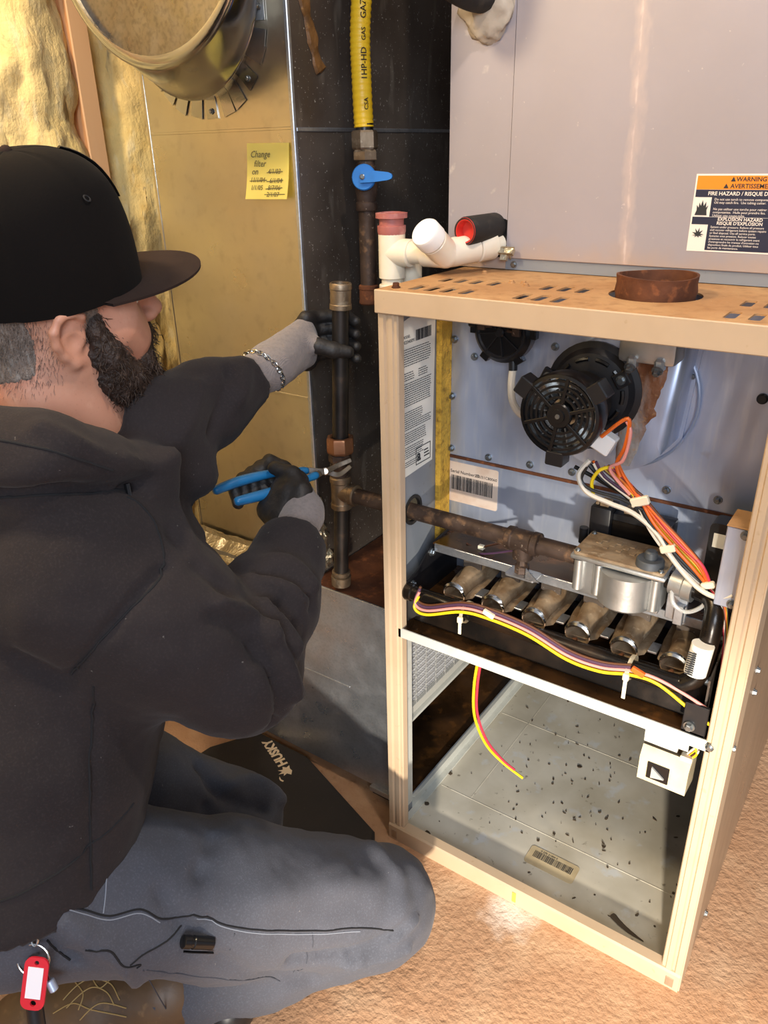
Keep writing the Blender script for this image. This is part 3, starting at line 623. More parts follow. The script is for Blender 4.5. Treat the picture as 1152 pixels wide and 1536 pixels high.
# manifold pipe: along the burners, up at the right, back to the valve
mp = [(.036, .018, .537), (.20, .018, .535), (.36, .018, .533), (.445, .018, .533), (.465, .020, .539), (.476, .024, .556), (.480, .030, .60), (.480, .036, .628), (.476, .048, .645), (.462, .060, .650), (.43, .068, .652), (.405, .07, .652)]
bm = NB(); tube(bm, spline(mp, 8), .0125, 16); man = obj('manifold_pipe', bm, 'black_oil', fur, smooth=50, label='glossy black manifold pipe in front of the burners')
bm = NB(); lathe(bm, (.030, .018, .537), X3, [(0, .0125), (.003, .0145), (.013, .0145), (.015, .0125)], 16); obj('pipe_plug', bm, 'black_oil', man)
bm = NB(); lathe(bm, (.447, .064, .651), (-1, .12, .02), [(0, .0185), (.012, .0185), (.014, .0165), (.03, .0165)], 16); obj('pipe_union', bm, 'alu', man)
bm = NB(); cyl(bm, (.474, .010, .564), (.477, .014, .606), .0138, seg=18); obj('pipe_sticker', bm, 'paper', man, label='white barcode sticker wrapped on pipe')
bm = NB()
for k in range(11): box(bm, (.464, .0-.0045+.0006*k*.4, .568+.0030*k), (.474, -.0030+.0006*k*.4, .5694+.0030*k))
obj('sticker_print', bm, 'ink', man, smooth=None, kind='stuff')
bm = NB(); box(bm, (.470, .004, .474), (.500, .010, .520), .001); box(bm, (.470, .004, .474), (.500, .03, .478), .001); o = obj('manifold_bracket', bm, 'black_plastic', fur)
bm = NB(); hexscrew(bm, (.480, .0035, .486), (0, -1, 0), .0052, .006); obj('screw', bm, 'screw', o)
bm = NB(); tube(bm, spline([at_y(1008, 880, .055), at_y(1010, 905, .050), at_y(1030, 918, .05), at_y(1055, 908, .05), at_y(1062, 885, .055)], 6), .0028, 8); obj('igniter_shield', bm, 'clear_plastic', fur)
bm = NB(); box(bm, (.415, .062, .598), (.442, .066, .640), .001); box(bm, (.428, .052, .598), (.440, .066, .626), .001); ig = obj('igniter_bracket', bm, 'galv', fur)

# ================================================================ GAS VALVE
VX0, VX1 = .284, .413
bm = NB(); box(bm, (VX0+.006, .050, .604), (VX1-.004, .118, .658), .005, 2)
lathe(bm, ((VX0+VX1)/2+.012, .062, .606), Z3, [(0, .034), (.004, .038), (.05, .038)], 28)
for x in (VX0+.012, VX0+.040, VX1-.012): cyl(bm, (x, .050, .612), (x, .050, .658), .007, seg=12)
box(bm, (VX0-.002, .066, .626), (VX0+.02, .102, .664), .004, 2)
gv = obj('gas_valve', bm, 'alu', fur, label='cast aluminium gas valve with dusty top')
bm = NB(); box(bm, (VX0, .043, .6585), (VX1, .120, .6655), .0025, 2); obj('valve_flange', bm, 'alu', gv)
bm = NB(); plate(bm, rrect(VX0+.003, .046, VX1-.003, .118, .004), [], .004, (0, 0, .6657), X3, Y3)
for k in range(12): t = k/11; box(bm, (VX0+.02+.07*t, .085+.012*math.sin(k*2.1), .6690), (VX0+.028+.07*t, .095+.012*math.sin(k*2.1), .6708), .0008)
obj('valve_cover', bm, 'alu_dusty', gv, label='dusty brown valve cover')
bm = NB(); kx, ky = .387, .062; lathe(bm, (kx, ky, .6697), Z3, [(0, .0185), (.008, .0180), (.010, .0165)], 28); lathe(bm, (kx, ky, .679), Z3, [(0, .0085), (.010, .0080), (.012, .006)], 20); obj('valve_knob', bm, 'grey_liner', gv, smooth=40)
for x, y in ((VX0+.008, .051), (VX1-.008, .051), (VX0+.008, .112), (VX1-.008, .112)): bm = NB(); hexscrew(bm, (x, y, .6697), Z3, .0028, .0025); obj('screw', bm, 'screw', gv)
bm = NB(); box(bm, (.279, .122, .652), (.309, .160, .706), .002, 2); box(bm, (.309, .132, .652), (.392, .165, .698), .002, 2); cyl(bm, (.274, .118, .648), (.274, .118, .672), .0065, seg=14); sol = obj('valve_solenoid', bm, 'black_plastic', fur, label='black solenoid block behind the gas valve')
bm = NB(); box(bm, (.3095, .1312, .660), (.385, .1322, .688), .0003); obj('solenoid_plate', bm, 'black_oil', sol)
for a_, b_ in (((.290, .128, .7062), (.303, .146, .7135)), ((.283, .130, .7062), (.288, .14, .7105)), ((.322, .138, .698), (.352, .156, .7055))): obj('terminal', B(a_, b_, .0008), 'alu_dusty', sol)

# ================================================================ CONTROL BOX and transformer at the right
bm = NB(); box(bm, (.476, .034, .654), (.5025, .085, .762), .0012); cb = obj('junction_box', bm, 'galv_blue', fur, label='narrow zinc junction box')
bm = NB(); box(bm, (.4755, .033, .7622), (.503, .086, .764), .0004); obj('box_lid', bm, 'top_dust', cb)
for x, z in ((.4975, .755), (.497, .661)): bm = NB(); hexscrew(bm, (x, .0338, z), (0, -1, 0), .0042, .005); obj('screw', bm, 'screw', cb)
bm = NB(); prism(bm, rrect(.444, .640, .478, .728, .008), (0, .110, 0), X3, Z3, (0, .03, 0)); tr = obj('transformer', bm, 'black_plastic', fur)
bm = NB(); plate(bm, rect(.450, .694, .466, .714), [], .0005, (0, .1096, 0), X3, Z3); obj('transformer_sticker', bm, 'paper', tr)
# door switch hanging under the shelf
bm = NB(); box(bm, (.425, .010, .438), (.483, .012, .457), .0005); box(bm, (.425, .010, .430), (.470, .024, .438), .0008); sw = obj('switch_bracket', bm, 'white_steel', fur)
bm = NB(); prism(bm, [(.016, .358), (.062, .352), (.062, .400), (.026, .412), (.016, .398)], (.422, 0, 0), Y3, Z3, (.066, 0, 0)); obj('door_switch', bm, 'cream_plastic', sw, label='cream door safety switch')
bm = NB(); box(bm, (.434, .0135, .366), (.464, .0165, .394), .0008); obj('switch_rocker', bm, 'black_satin', sw)
bm = NB(); prism(bm, [(0, 0), (.018, .004), (0, .018)], (.441, .0105, .371), X3, Z3, (0, .004, 0)); obj('switch_lever', bm, 'clear_plastic', sw)

# ================================================================ INDUCER BLOWER
mx, mz = .262, .866
bm = NB(); sx, sz = .287, .858; out = []
for k in range(0, 41):       # scroll
    a = math.radians(-30-300*k/40); r = .098-.016*k/40
    out.append((sx+r*math.cos(a), sz+r*math.sin(a)))
out = out+[(sx+.02, .985), (sx+.098, .985)]
def grow(poly, d, c): return [(c[0]+(x-c[0])*(1+d), c[1]+(z-c[1])*(1+d)) for x, z in poly]
prism(bm, grow(out, .06, (sx, sz)), (0, VY, 0), X3, Z3, (0, -.004, 0)); 
prism(bm, out, (0, VY-.003, 0), X3, Z3, (0, -.052, 0))
bmesh.ops.bevel(bm, geom=[e for e in bm.edges if all(abs(v.co.y-(VY-.055)) < 1e-4 for v in e.verts)], offset=.014, segments=3, affect='EDGES', profile=.5)
ind = obj('inducer_blower', bm, 'galv_blue', fur, smooth=40, label='round draft inducer housing streaked with rust')
bm = NB(); tube(bm, [Vector((sx+.105*math.cos(math.radians(a)), VY-.0055, sz+.105*math.sin(math.radians(a)))) for a in range(-200, 60, 8)], .0022, 6); obj('housing_seam', bm, 'galv_blue', ind)
bm = NB(); box(bm, (.304, VY-.090, .925), (.376, VY-.02, .985), .006, 2); box(bm, (.318, VY-.096, .918), (.330, VY-.08, .935), .003); box(bm, (.352, VY-.096, .918), (.364, VY-.08, .935), .003); ol = obj('inducer_outlet', bm, 'alu', ind)
for x in (.324, .358): bm = NB(); hexscrew(bm, (x, VY-.097, .922), (0, -.8, -.6), .005, .006); obj('screw', bm, 'screw', ind)
bm = NB(); V = []    # rust run under the outlet
for j in range(31):
    row = []
    for i in range(13):
        s = i/12; t = j/30; z = .926-.150*t; xc = .338-.022*t; w = .027*(1-.60*t**1.5)*(1+.35*fbm((t*3, 5, 1), 3, 2)); x = xc+(s-.5)*2*w+fbm((z*2, s, 1), 30, 2)*.004*(1-abs(2*s-1))
        ed = 1-abs(2*s-1)**4; row.append(bm.verts.new((x, VY-.0545-.0022*ed-abs(fbm((x, z, 3), 90, 3))*.003*ed, z)))
    V.append(row)
for j in range(30):
    for i in range(12): bm.faces.new((V[j][i], V[j][i+1], V[j+1][i+1], V[j+1][i]))
obj('rust_crust', bm, 'rust_streak', ind, label='crusty rust run')
bm = NB(); lathe(bm, (mx+.004, VY-.055, mz+.008), (0, -1, 0), [(0, .066), (.004, .066), (.006, .058), (.014, .052), (.018, .036)], 40); mpz = obj('motor_plate', bm, 'black_plastic', ind)
bm = NB()
for k in range(10):
    a = 2*math.pi*k/10; tube(bm, [Vector((mx+.004+.045*math.cos(a+t), VY-.0715, mz+.008+.045*math.sin(a+t))) for t in (-.2, -.07, .07, .2)], .003, 6)
obj('cooling_rib', bm, 'black_satin', ind, kind='stuff')
bm = NB(); lathe(bm, (mx, VY-.07, mz), (0, -1, 0), [(0, .034), (.012, .034), (.014, .040), (.040, .040), (.044, .030), (.066, .030)], 32); box(bm, (mx+.010, VY-.12, mz-.052), (mx+.048, VY-.085, mz-.02), .003); obj('motor_body', bm, 'iron', ind)
for a in (35, 155, 275):
    ar = math.radians(a); d = Vector((math.cos(ar), 0, math.sin(ar))); bm = NB(); c = Vector((mx, VY-.078, mz))+d*.058
    box(bm, c-Vector((.010, .003, .010)), c+Vector((.010, .003, .010)), .0015, rot=Matrix.Rotation(-ar, 3, 'Y'), piv=c); cyl(bm, c+Vector((0, 0, 0)), c+Vector((0, .022, 0)), .005, seg=10); obj('motor_mount', bm, 'black_plastic', ind)
    bm = NB(); hexscrew(bm, c+Vector((0, -.003, 0)), (0, -1, 0), .0045, .005); obj('screw', bm, 'screw', ind)
# round grille cover on the motor
gy = .018; bm = NB(); GR = .0545
rings(bm, [(Vector((mx, y, mz)), X3, Z3, r, r) for y, r in ((gy+.034, GR-.006), (gy+.030, GR-.002), (gy+.006, GR), (gy, GR-.002), (gy-.001, GR-.006), (gy+.002, GR-.0065), (gy+.030, GR-.009))], 48, False, False)
cov = obj('motor_cover', bm, 'black_satin', ind, smooth=40, label='round black plastic fan grille')
bm = NB()
for r in (.0445, .0375, .0305, .0235): rings(bm, [(Vector((mx, y, mz)), X3, Z3, rr_, rr_) for y, rr_ in ((gy, r-.0015), (gy, r+.0015), (gy+.004, r+.0012), (gy+.004, r-.0012))], 48, closed=True)
lathe(bm, (mx, gy+.004, mz), (0, -1, 0), [(0, .0165), (.004, .0165), (.006, .015), (.006, .009), (.008, .0085)], 28)
for k in range(6):
    a = math.radians(20+60*k); d = Vector((math.cos(a), 0, math.sin(a))); c = Vector((mx, gy+.0015, mz))+d*.031
    box(bm, c-Vector((.019, .0025, .0022)), c+Vector((.019, .0025, .0022)), .0005, rot=Matrix.Rotation(-a, 3, 'Y'), piv=c)
obj('fan_grille', bm, 'black_satin', ind)
bm = NB(); lathe(bm, (mx, gy-.002, mz), (0, -1, 0), [(0, .0038), (.003, .003)], 12); obj('hub_screw', bm, 'screw', ind)
bm = NB(); lathe(bm, (mx, gy+.030, mz), (0, -1, 0), [(0, .046), (.003, .046), (.003, .02), (.010, .018)], 32)
obj('cooling_fan', bm, 'silver', ind)
bm = NB()
for k in range(14): a = 2*math.pi*k/14; d = Vector((math.cos(a), 0, math.sin(a))); c = Vector((mx, gy+.020, mz))+d*.032; box(bm, c-Vector((.012, .007, .0008)), c+Vector((.012, .007, .0008)), rot=Matrix.Rotation(-a, 3, 'Y'), piv=c)
obj('fan_blade', bm, 'alu', ind, kind='stuff')
for a in (38, 150, 268):
    ar = math.radians(a); d = Vector((math.cos(ar), 0, math.sin(ar))); c = Vector((mx, gy+.012, mz))+d*.058; bm = NB()
    box(bm, c-Vector((.010, .013, .012)), c+Vector((.010, .013, .012)), .0015, rot=Matrix.Rotation(-ar, 3, 'Y'), piv=c); obj('cover_lug', bm, 'black_plastic', ind)
bm = NB(); p = at_y(902, 660, .055); box(bm, (p.x-.012, .050, p.z-.016), (p.x+.016, .07, p.z+.010), .002, rot=Matrix.Rotation(math.radians(25), 3, 'Y')); obj('motor_connector', bm, 'pvc_white', ind, label='white wire connector with tape')

# ================================================================ PRESSURE SWITCH
pc = at_y(752, 498, .150); bm = NB(); px_, pz_ = pc.x, pc.z
lathe(bm, (px_, VY, pz_), (0, -1, 0), [(0, .040), (.010, .046), (.026, .046), (.028, .044), (.032, .040)], 40)
for a in (0, 125, 180, 235, 305): ar = math.radians(a); c = Vector((px_, VY-.022, pz_))+Vector((math.cos(ar), 0, math.sin(ar)))*.046; box(bm, c-Vector((.007, .006, .007)), c+Vector((.007, .006, .007)), .001, rot=Matrix.Rotation(-ar, 3, 'Y'), piv=c)
box(bm, (px_-.056, VY-.03, pz_+.002), (px_-.038, VY-.012, pz_+.016), .002)
psw = obj('pressure_switch', bm, 'black_satin', fur, smooth=40, label='round black pressure switch')
bm = NB(); rings(bm, [(Vector((px_, y, pz_)), X3, Z3, r, r) for y, r in ((VY-.032, .034), (VY-.034, .036), (VY-.034, .039), (VY-.032, .040))], 40, closed=True)
for k in range(8): a = math.radians(45*k+8); d = Vector((math.cos(a), 0, math.sin(a))); c = Vector((px_, VY-.033, pz_))+d*.022; box(bm, c-Vector((.016, .0015, .0009)), c+Vector((.016, .0015, .0009)), rot=Matrix.Rotation(-a, 3, 'Y'), piv=c)
lathe(bm, (px_, VY-.030, pz_), (0, -1, 0), [(0, .008), (.006, .007), (.008, .005)], 14); obj('switch_rib', bm, 'black_plastic', psw)
bm = NB()
for s, z in ((-1, .008), (1, .004)):
    bm = NB(); cyl(bm, (px_+s*.012, VY-.036, pz_+z), (px_+s*.034, VY-.038, pz_+z-.002), .0022, seg=8); box(bm, (px_+s*.028-.006, VY-.042, pz_+z-.006), (px_+s*.028+.006, VY-.034, pz_+z+.006), .001); obj('terminal', bm, 'iron_rust', psw)
bm = NB(); cyl(bm, (px_+.016, VY-.020, pz_-.036), (px_+.018, VY-.022, pz_-.056), .0065, seg=12); obj('hose_barb', bm, 'black_plastic', psw)
bm = NB(); tube(bm, spline([(px_+.018, VY-.022, pz_-.050), (px_+.018, VY-.026, pz_-.075), (px_+.026, VY-.034, pz_-.10), (px_+.045, VY-.04, pz_-.115), (px_+.07, VY-.03, pz_-.12)], 8), .0055, 10); obj('vacuum_hose', bm, 'wire_white', psw, label='pale rubber hose')

# ================================================================ WIRING
def wire(pts, r, m, jit=0., sd=0):
    rnd = random.Random(sd); P = [at_y(px+rnd.uniform(-jit, jit), py+rnd.uniform(-jit, jit), y) for px, py, y in pts]
    bm = NB(); tube(bm, spline(P, 8), r, 7); return obj('wire', bm, 'wire_'+m, fur)
trunk = [(962, 752, .055), (985, 785, .05), (1015, 820, .05), (1045, 852, .05), (1062, 878, .052)]
for k, (c, dx, dy) in enumerate([('orange', -3, 2), ('orange', 2, -2), ('yellow', -1, 4), ('black', -6, 6), ('brown', -8, 8), ('orange', 5, -5), ('white', -10, 10), ('yellow', 3, 1), ('brown', 7, -7), ('purple', -4, 7), ('red', 6, -3), ('black', -9, 5)]):
    bow = [0, 2.0, 2.6, 1.6, 0]
    start = [(905, 700, .06), (930, 722, .06), (948, 740, .056)] if k % 3 else [(890, 690, .05), (905, 712, .055), (945, 742, .056)]
    wire([(x+dx*.4+k*.6, y+dy*.4, d) for x, y, d in start]+[(x+dx*(.35+.9*b), y+dy*(.35+.9*b), d+.0025*((k*7) % 5-2)*b) for (x, y, d), b in zip(trunk, [.2, .7, .95, .8, .1])], .0021, c, 1.2, k)
wire([(902, 655, .04), (942, 628, .04), (938, 668, .045), (925, 695, .05), (930, 715, .052)], .0026, 'orange')
wire([(940, 632, .042), (946, 650, .042), (935, 690, .045), (915, 704, .05), (945, 742, .054)], .0022, 'pink')
wire([(885, 690, .05), (868, 712, .045), (880, 738, .045), (915, 755, .048), (950, 770, .05), (985, 800, .048), (1010, 840, .045), (1045, 880, .040), (1075, 896, .038), (1100, 893, .036)], .0032, 'white')
wire([(880, 700, .048), (872, 720, .046), (888, 735, .046), (930, 748, .05), (965, 765, .05)], .0022, 'black')
wire([(920, 700, .055), (900, 705, .05), (888, 722, .05), (890, 742, .052)], .0024, 'yellow')
wire([(925, 690, .058), (935, 712, .055), (950, 735, .055), (962, 752, .055)], .0022, 'orange')
wire([(880, 692, .07), (905, 720, .07), (940, 745, .07), (975, 790, .07)], .003, 'black')
wire([(862, 700, .075), (890, 715, .075), (925, 735, .07), (960, 752, .06)], .0028, 'black')
wire([(1090, 842, .09), (1083, 860, .085), (1075, 880, .07), (1065, 890, .06)], .002, 'orange')
wire([(1092, 838, .09), (1088, 862, .08), (1078, 882, .065)], .002, 'brown')
for k, c in enumerate(('red', 'white', 'brown', 'orange', 'yellow', 'black')): wire([(1064+k, 880+k, .05), (1080+2*k, 905, .042), (1086+k*1.5, 950, .038), (1084+k, 1000, .034), (1080+k, 1050, .030), (1078+k, 1085, .026)], .0018, c, 1.0, 40+k)
for (px, py, y, s) in ((960, 752, .052, .0085), (1002, 823, .046, .007), (1062, 878, .047, .006)):
    p = at_y(px, py, y); bm = NB(); box(bm, p-Vector((s*1.4, .004, s*.7)), p+Vector((s*1.4, .004, s*.7)), .0015, rot=Matrix.Rotation(math.radians(-25), 3, 'Y')); obj('wire_clip', bm, 'nylon', fur)
front = [(628, 890, .004), (622, 908, .0), (640, 918, -.002), (690, 914, -.002), (730, 923, -.002), (790, 948, -.002), (850, 985, -.002), (900, 1003, -.001), (945, 1008, .0)]
wire([(x, y+4, d) for x, y, d in front]+[(985, 1025, .004), (1030, 1060, .008), (1066, 1088, .012)], .0024, 'yellow')
wire([(x+1, y-2, d+.001) for x, y, d in front]+[(985, 1018, .004), (1030, 1043, .008), (1064, 1066, .012)], .0022, 'pink')
wire([(x+2, y-7, d+.003) for x, y, d in front], .0024, 'purple')
wire([(x+3, y-10, d+.005) for x, y, d in front], .0022, 'brown')
for px, py, h in ((692, 908, .020), (943, 992, .030)):
    p = at_y(px, py, .0); bm = NB(); rings(bm, [(Vector((p.x+s, .018, .535)), Y3, Z3, .0195, .0165) for s in (-.0028, .0028)], 24, False, False); bmesh.ops.solidify(bm, geom=list(bm.faces), thickness=.0012); box(bm, (p.x-.004, -.006, .527), (p.x+.004, .0, .537), .001); box(bm, (p.x-.0025, -.004, .527-h), (p.x+.0025, -.0025, .53), .0003); obj('cable_tie', bm, 'nylon', fur)
for px, py in ((733, 921), (957, 1008)): p = at_y(px, py, -.003); bm = NB(); box(bm, p-Vector((.009, .003, .004)), p+Vector((.009, .003, .004)), .001, rot=Matrix.Rotation(math.radians(18), 3, 'Y')); obj('splice', bm, 'nylon' if px < 900 else 'wire_orange', fur)
wire([(718, 985, .03), (711, 1030, .045), (712, 1075, .06), (728, 1115, .08), (752, 1142, .09), (784, 1167, .10)], .0024, 'yellow')
wire([(722, 988, .033), (716, 1030, .048), (716, 1070, .062), (730, 1110, .08), (752, 1138, .09), (772, 1155, .097)], .0022, 'red')
for k, c in enumerate(('white', 'orange', 'yellow', 'black', 'brown', 'white', 'yellow')):
    wire([(1062-k*3, 1108+k*2, .03), (1045, 1120+k*2, .03), (1028, 1136+k, .035), (1018-k*2, 1160, .04), (1005-k*2+(k % 3)*5, 1182-k, .042)], .0019, c, 1.0, 60+k)
p = at_y(1030, 1138, .03); bm = NB(); box(bm, p-Vector((.008, .006, .006)), p+Vector((.008, .006, .006)), .001); obj('wire_clip', bm, 'nylon', fur)
wire([(640, 835, .10), (665, 815, .11), (690, 828, .11), (735, 830, .10), (790, 822, .10)], .0018, 'purple')
wire([(612, 880, .05), (632, 850, .08), (660, 815, .12), (700, 812, .14), (735, 825, .13)], .0018, 'black')
wire([(700, 815, .12), (715, 822, .12), (735, 818, .12), (760, 812, .13)], .0018, 'brown')
p = at_y(722, 821, .118); bm = NB(); box(bm, p-Vector((.005, .004, .004)), p+Vector((.005, .004, .004)), .001); obj('wire_clip', bm, 'nylon', fur)
# ================================================================ EVAPORATOR COIL CASE on the furnace
CY = .236
case = thing('coil_case', 'grey sheet metal coil case standing on the furnace with a warning label', 'coil case', (.265, .46, H))
obj('side_strip', B((-.030, CY, 1.006), (.0705, CY+.002, 2.25)), 'case_grey', case)
obj('front_panel', B((.0715, CY-.002, 1.022), (.565, CY+.0005, 2.25), .0008), 'case_front', case, label='plain grey front with a white mineral streak')
obj('side_panel', B((-.030, CY+.0021, 1.006), (-.028, .69, 2.25)), 'case_grey', case)
obj('side_panel', B((.563, CY+.0021, 1.006), (.565, .69, 2.25)), 'case_grey', case)
obj('back_panel', B((-.0279, .688, 1.006), (.5629, .69, 2.25)), 'case_grey', case)
obj('bottom_flange', B((.0706, CY+.001, 1.0055), (.565, CY+.02, 1.024)), 'grey_paint', case)
for x in (.084, .30, .52): bm = NB(); hexscrew(bm, (x, CY+.0008, 1.013), (0, -1, 0), .0035, .003); obj('screw', bm, 'screw', case)
# warning label
LO = Vector((.3335, CY-.0025, 1.045)); lw, lh = .150, .0925
wlb = obj('warning_label', B((LO.x, LO.y, LO.z), (LO.x+lw, LO.y+.0005, LO.z+lh), 0), 'lab_cream', case, label='orange and dark blue bilingual warning label')
yy = LO.y-.0003
def lp(x0, z0, x1, z1, m, nm='label_panel'): return obj(nm, B((LO.x+x0, yy, LO.z+z0), (LO.x+x1, yy+.0004, LO.z+z1)), m, wlb)
lp(.002, .0745, .111, .0905, 'lab_orange'); lp(.002, .0655, .111, .0742, 'lab_navy'); lp(.0225, .0425, .111, .0655, 'lab_navy'); lp(.002, .0330, .111, .0420, 'lab_navy'); lp(.0225, .002, .111, .0330, 'lab_navy'); lp(.1125, .040, .150, .046, 'lab_blue')
bmD = NB(); bmL = NB(); ty = yy-.0002
def tx(bmx, s, x, z, size, al='LEFT', bold=0): merge(bmx, text_bm(s, size, (LO.x+x, ty, LO.z+z), X3, Z3, .0002, 0, al, bold))
tx(bmD, 'WARNING', .0660, .0840, .0072, 'CENTER', .0001); tx(bmD, 'AVERTISSEMENT', .0690, .0762, .0072, 'CENTER', .0001)
for x, z in ((.0420, .0838), (.0345, .0760)): prism(bmD, [(0, 0), (.006, 0), (.003, .0055)], (LO.x+x, ty-.0001, LO.z+z), X3, Z3, (0, .0002, 0))
tx(bmL, 'FIRE HAZARD / RISQUE DE FEU', .060, .0678, .0062, 'CENTER', .0001)
for i, s in enumerate(('Do not use torch to remove components.', 'Oil may catch fire.  Use tubing cutter.', '', 'Ne pas utiliser une torche pour retirer les', 'composantes.  Huile peut prendre feu.', 'Utiliser une coupe-tube.')): 
    if s: tx(bmL, s, .026, .0618-.0038*i, .0040)
tx(bmL, 'EXPLOSION HAZARD', .060, .0380, .0055, 'CENTER', .0001); tx(bmL, "RISQUE D'EXPLOSION", .060, .0332, .0055, 'CENTER', .0001)
for i, s in enumerate(('System under pressure. Relieve all pressure', 'and recover refrigerant before system repairs', 'or final disposal. Use all service ports.', 'Systeme sous pression. Relever toutes', 'pressions et recouvrir le refrigerant avant', "d'entreprendre les travaux d'entretien ou", "disposition finale du produit. Utiliser tous", 'les ports de maintenance.')): tx(bmL, s, .026, .0292-.0036*i, .0036)
# flame and blast pictograms
prism(bmD, [(.004, .044), (.019, .044), (.018, .050), (.0195, .056), (.017, .053), (.0165, .060), (.014, .055), (.012, .062), (.0105, .055), (.0085, .059), (.008, .053), (.0055, .056), (.006, .050)], (LO.x, ty, LO.z), X3, Z3, (0, .0002, 0))
poly = []
for k in range(18): a = 2*math.pi*k/18; r = .0078 if k % 2 == 0 else .0032; poly.append((.0115+r*math.cos(a), .0205+r*math.sin(a)*(1.1 if math.sin(a) > 0 else .5)))
prism(bmD, poly, (LO.x, ty, LO.z), X3, Z3, (0, .0002, 0))
for i in range(9): box(bmD, (LO.x+.116, ty, LO.z+.036-.0036*i), (LO.x+.145, ty+.0002, LO.z+.0372-.0036*i))
obj('label_print', bmD, 'ink', wlb, smooth=None, kind='stuff'); obj('label_print', bmL, 'lab_cream', wlb, smooth=None, kind='stuff')
# putty and rubber sleeve where the suction line leaves the case
bm = NB(); bmesh.ops.create_icosphere(bm, subdivisions=4, radius=1); pcn = at_y(734, 6, CY)
for v in bm.verts:
    n = 1+.22*fbm(v.co*1.7+Vector((3, 1, 2)), 1.3, 3); v.co = Vector((pcn.x+v.co.x*.040*n, CY-.002+v.co.y*.017*n, pcn.z+v.co.z*.046*n))
for v in bm.verts: v.co.y = min(v.co.y, CY+.004)
obj('putty_seal', bm, 'putty', case, smooth=True)
bm = NB(); q = at_y(722, -6, CY-.02); tube(bm, spline([Vector((q.x+.012, CY-.004, q.z+.012)), q, q+Vector((-.012, -.05, .008)), q+Vector((-.02, -.10, .03)), q+Vector((-.02, -.13, .09)), q+Vector((-.02, -.135, .25))], 8), .020, 18); obj('suction_line', bm, 'rubber', case)
# dark cut-out with the red capped stub
hc = at_y(748, 350, CY-.0005); bm = NB(); plate(bm, [(hc.x+.030*math.cos(2*math.pi*k/26), hc.z-.006+.028*math.sin(2*math.pi*k/26)) for k in range(26)], [], .0008, (0, CY-.0001, 0), X3, Z3); obj('drain_cutout', bm, 'black_satin', case)
a = at_y(697, 347, .165); b_ = at_y(742, 340, CY+.002); bm = NB(); ax = (b_-a).normalized(); lathe(bm, a, ax, [(0, .0185), (.004, .020), ((b_-a).length, .020)], 28, cap0=False); lathe(bm, a, ax, [(0, .0185), (0, .0165), (.02, .015)], 28, False, True); obj('drain_stub', bm, 'rubber', case, label='black stub with red inside')
bm = NB(); lathe(bm, a-ax*.0005, ax, [(0, .0185), (.001, .0188), (.001, .0150), (.012, .012), (.014, .004)], 28, False, True); obj('red_plug', bm, 'red_rubber', case)
bm = NB(); rnd = random.Random(2); c = at_y(762, 378, CY-.012)
for k in range(7): box(bm, c+Vector((rnd.uniform(-.014, .010), rnd.uniform(-.006, .006), rnd.uniform(-.008, .010)))-Vector((.007, .001, .005)), c+Vector((rnd.uniform(0, .01), .002, rnd.uniform(0, .008))), rot=Matrix.Rotation(rnd.uniform(-1, 1), 3, 'X'))
obj('foil_scrap', bm, 'foil', case)

# ================================================================ PVC CONDENSATE DRAIN
pv = thing('condensate_drain', 'cream plastic condensate drain pipe with white capped cleanout on the furnace top', 'pipe', (-.07, .15, .50))
e0 = at_y(752, 370, CY+.01); e1 = at_y(668, 391, .150); e2 = at_y(588, 380, .150); PR = .0167
e1 = Vector((e1.x, .150, 1.0345)); e2 = Vector((e2.x, .150, 1.032)); e0.z = 1.042
bm = NB(); cyl(bm, e0, e1, PR, seg=24); obj('outlet_pipe', bm, 'pvc', pv)
d01 = (e1-e0).normalized()
bm = NB(); lathe(bm, e0+d01*.018, d01, [(0, .0195), (.002, .0215), (.030, .0215), (.032, .0195)], 24); obj('socket', bm, 'pvc', pv)
bm = NB(); lathe(bm, e1-d01*.052, d01, [(0, PR), (.0, .0208), (.040, .0208), (.058, .0195)], 24); bmesh.ops.create_uvsphere(bm, u_segments=20, v_segments=14, radius=.0208, matrix=Matrix.Translation(e1)); cyl(bm, e1, e1-X3*.035, .0205, seg=24); obj('wye_fitting', bm, 'pvc', pv, smooth=45)
cp = at_y(638, 349, .105); cdv = (cp-e1).normalized()
bm = NB(); cyl(bm, e1, e1+cdv*.034, .0207, seg=24, bev=.001); cyl(bm, e1+cdv*.034, e1+cdv*.040, PR, seg=24); obj('cleanout_branch', bm, 'pvc', pv)
bm = NB(); l = (cp-e1).length; lathe(bm, e1+cdv*.037, cdv, [(0, .0205), (.001, .0218), (l-.037, .0218), (l-.034, .0200), (l-.0335, .012), (l-.033, .004)], 28); obj('cleanout_cap', bm, 'pvc_white', pv, label='white slip cap')
bm = NB(); cyl(bm, e1-X3*.03, e2, PR, seg=24); obj('cross_pipe', bm, 'pvc', pv)
bm = NB(); cyl(bm, e2+X3*.036, e2, .0205, seg=24, bev=.001); cyl(bm, e2-Z3*.038, e2+Z3*.030, .0205, seg=24, bev=.001); obj('tee_fitting', bm, 'pvc', pv)
bm = NB(); cyl(bm, (e2.x, e2.y, .50), e2, PR, seg=24); obj('drop_pipe', bm, 'pvc', pv)
bm = NB(); cyl(bm, (e2.x, e2.y, .955), (e2.x, e2.y, .985), .0205, seg=24, bev=.001); obj('socket', bm, 'pvc', pv)
bm = NB(); lathe(bm, e2+Z3*.026, Z3, [(0, .0205), (.004, .0215), (.012, .0215), (.013, .0185), (.022, .0185), (.023, .0240), (.030, .0240), (.031, .0165), (.020, .016)], 28, True, True); obj('primed_adapter', bm, 'primer', pv, smooth=40, label='open adapter stained with pink primer')
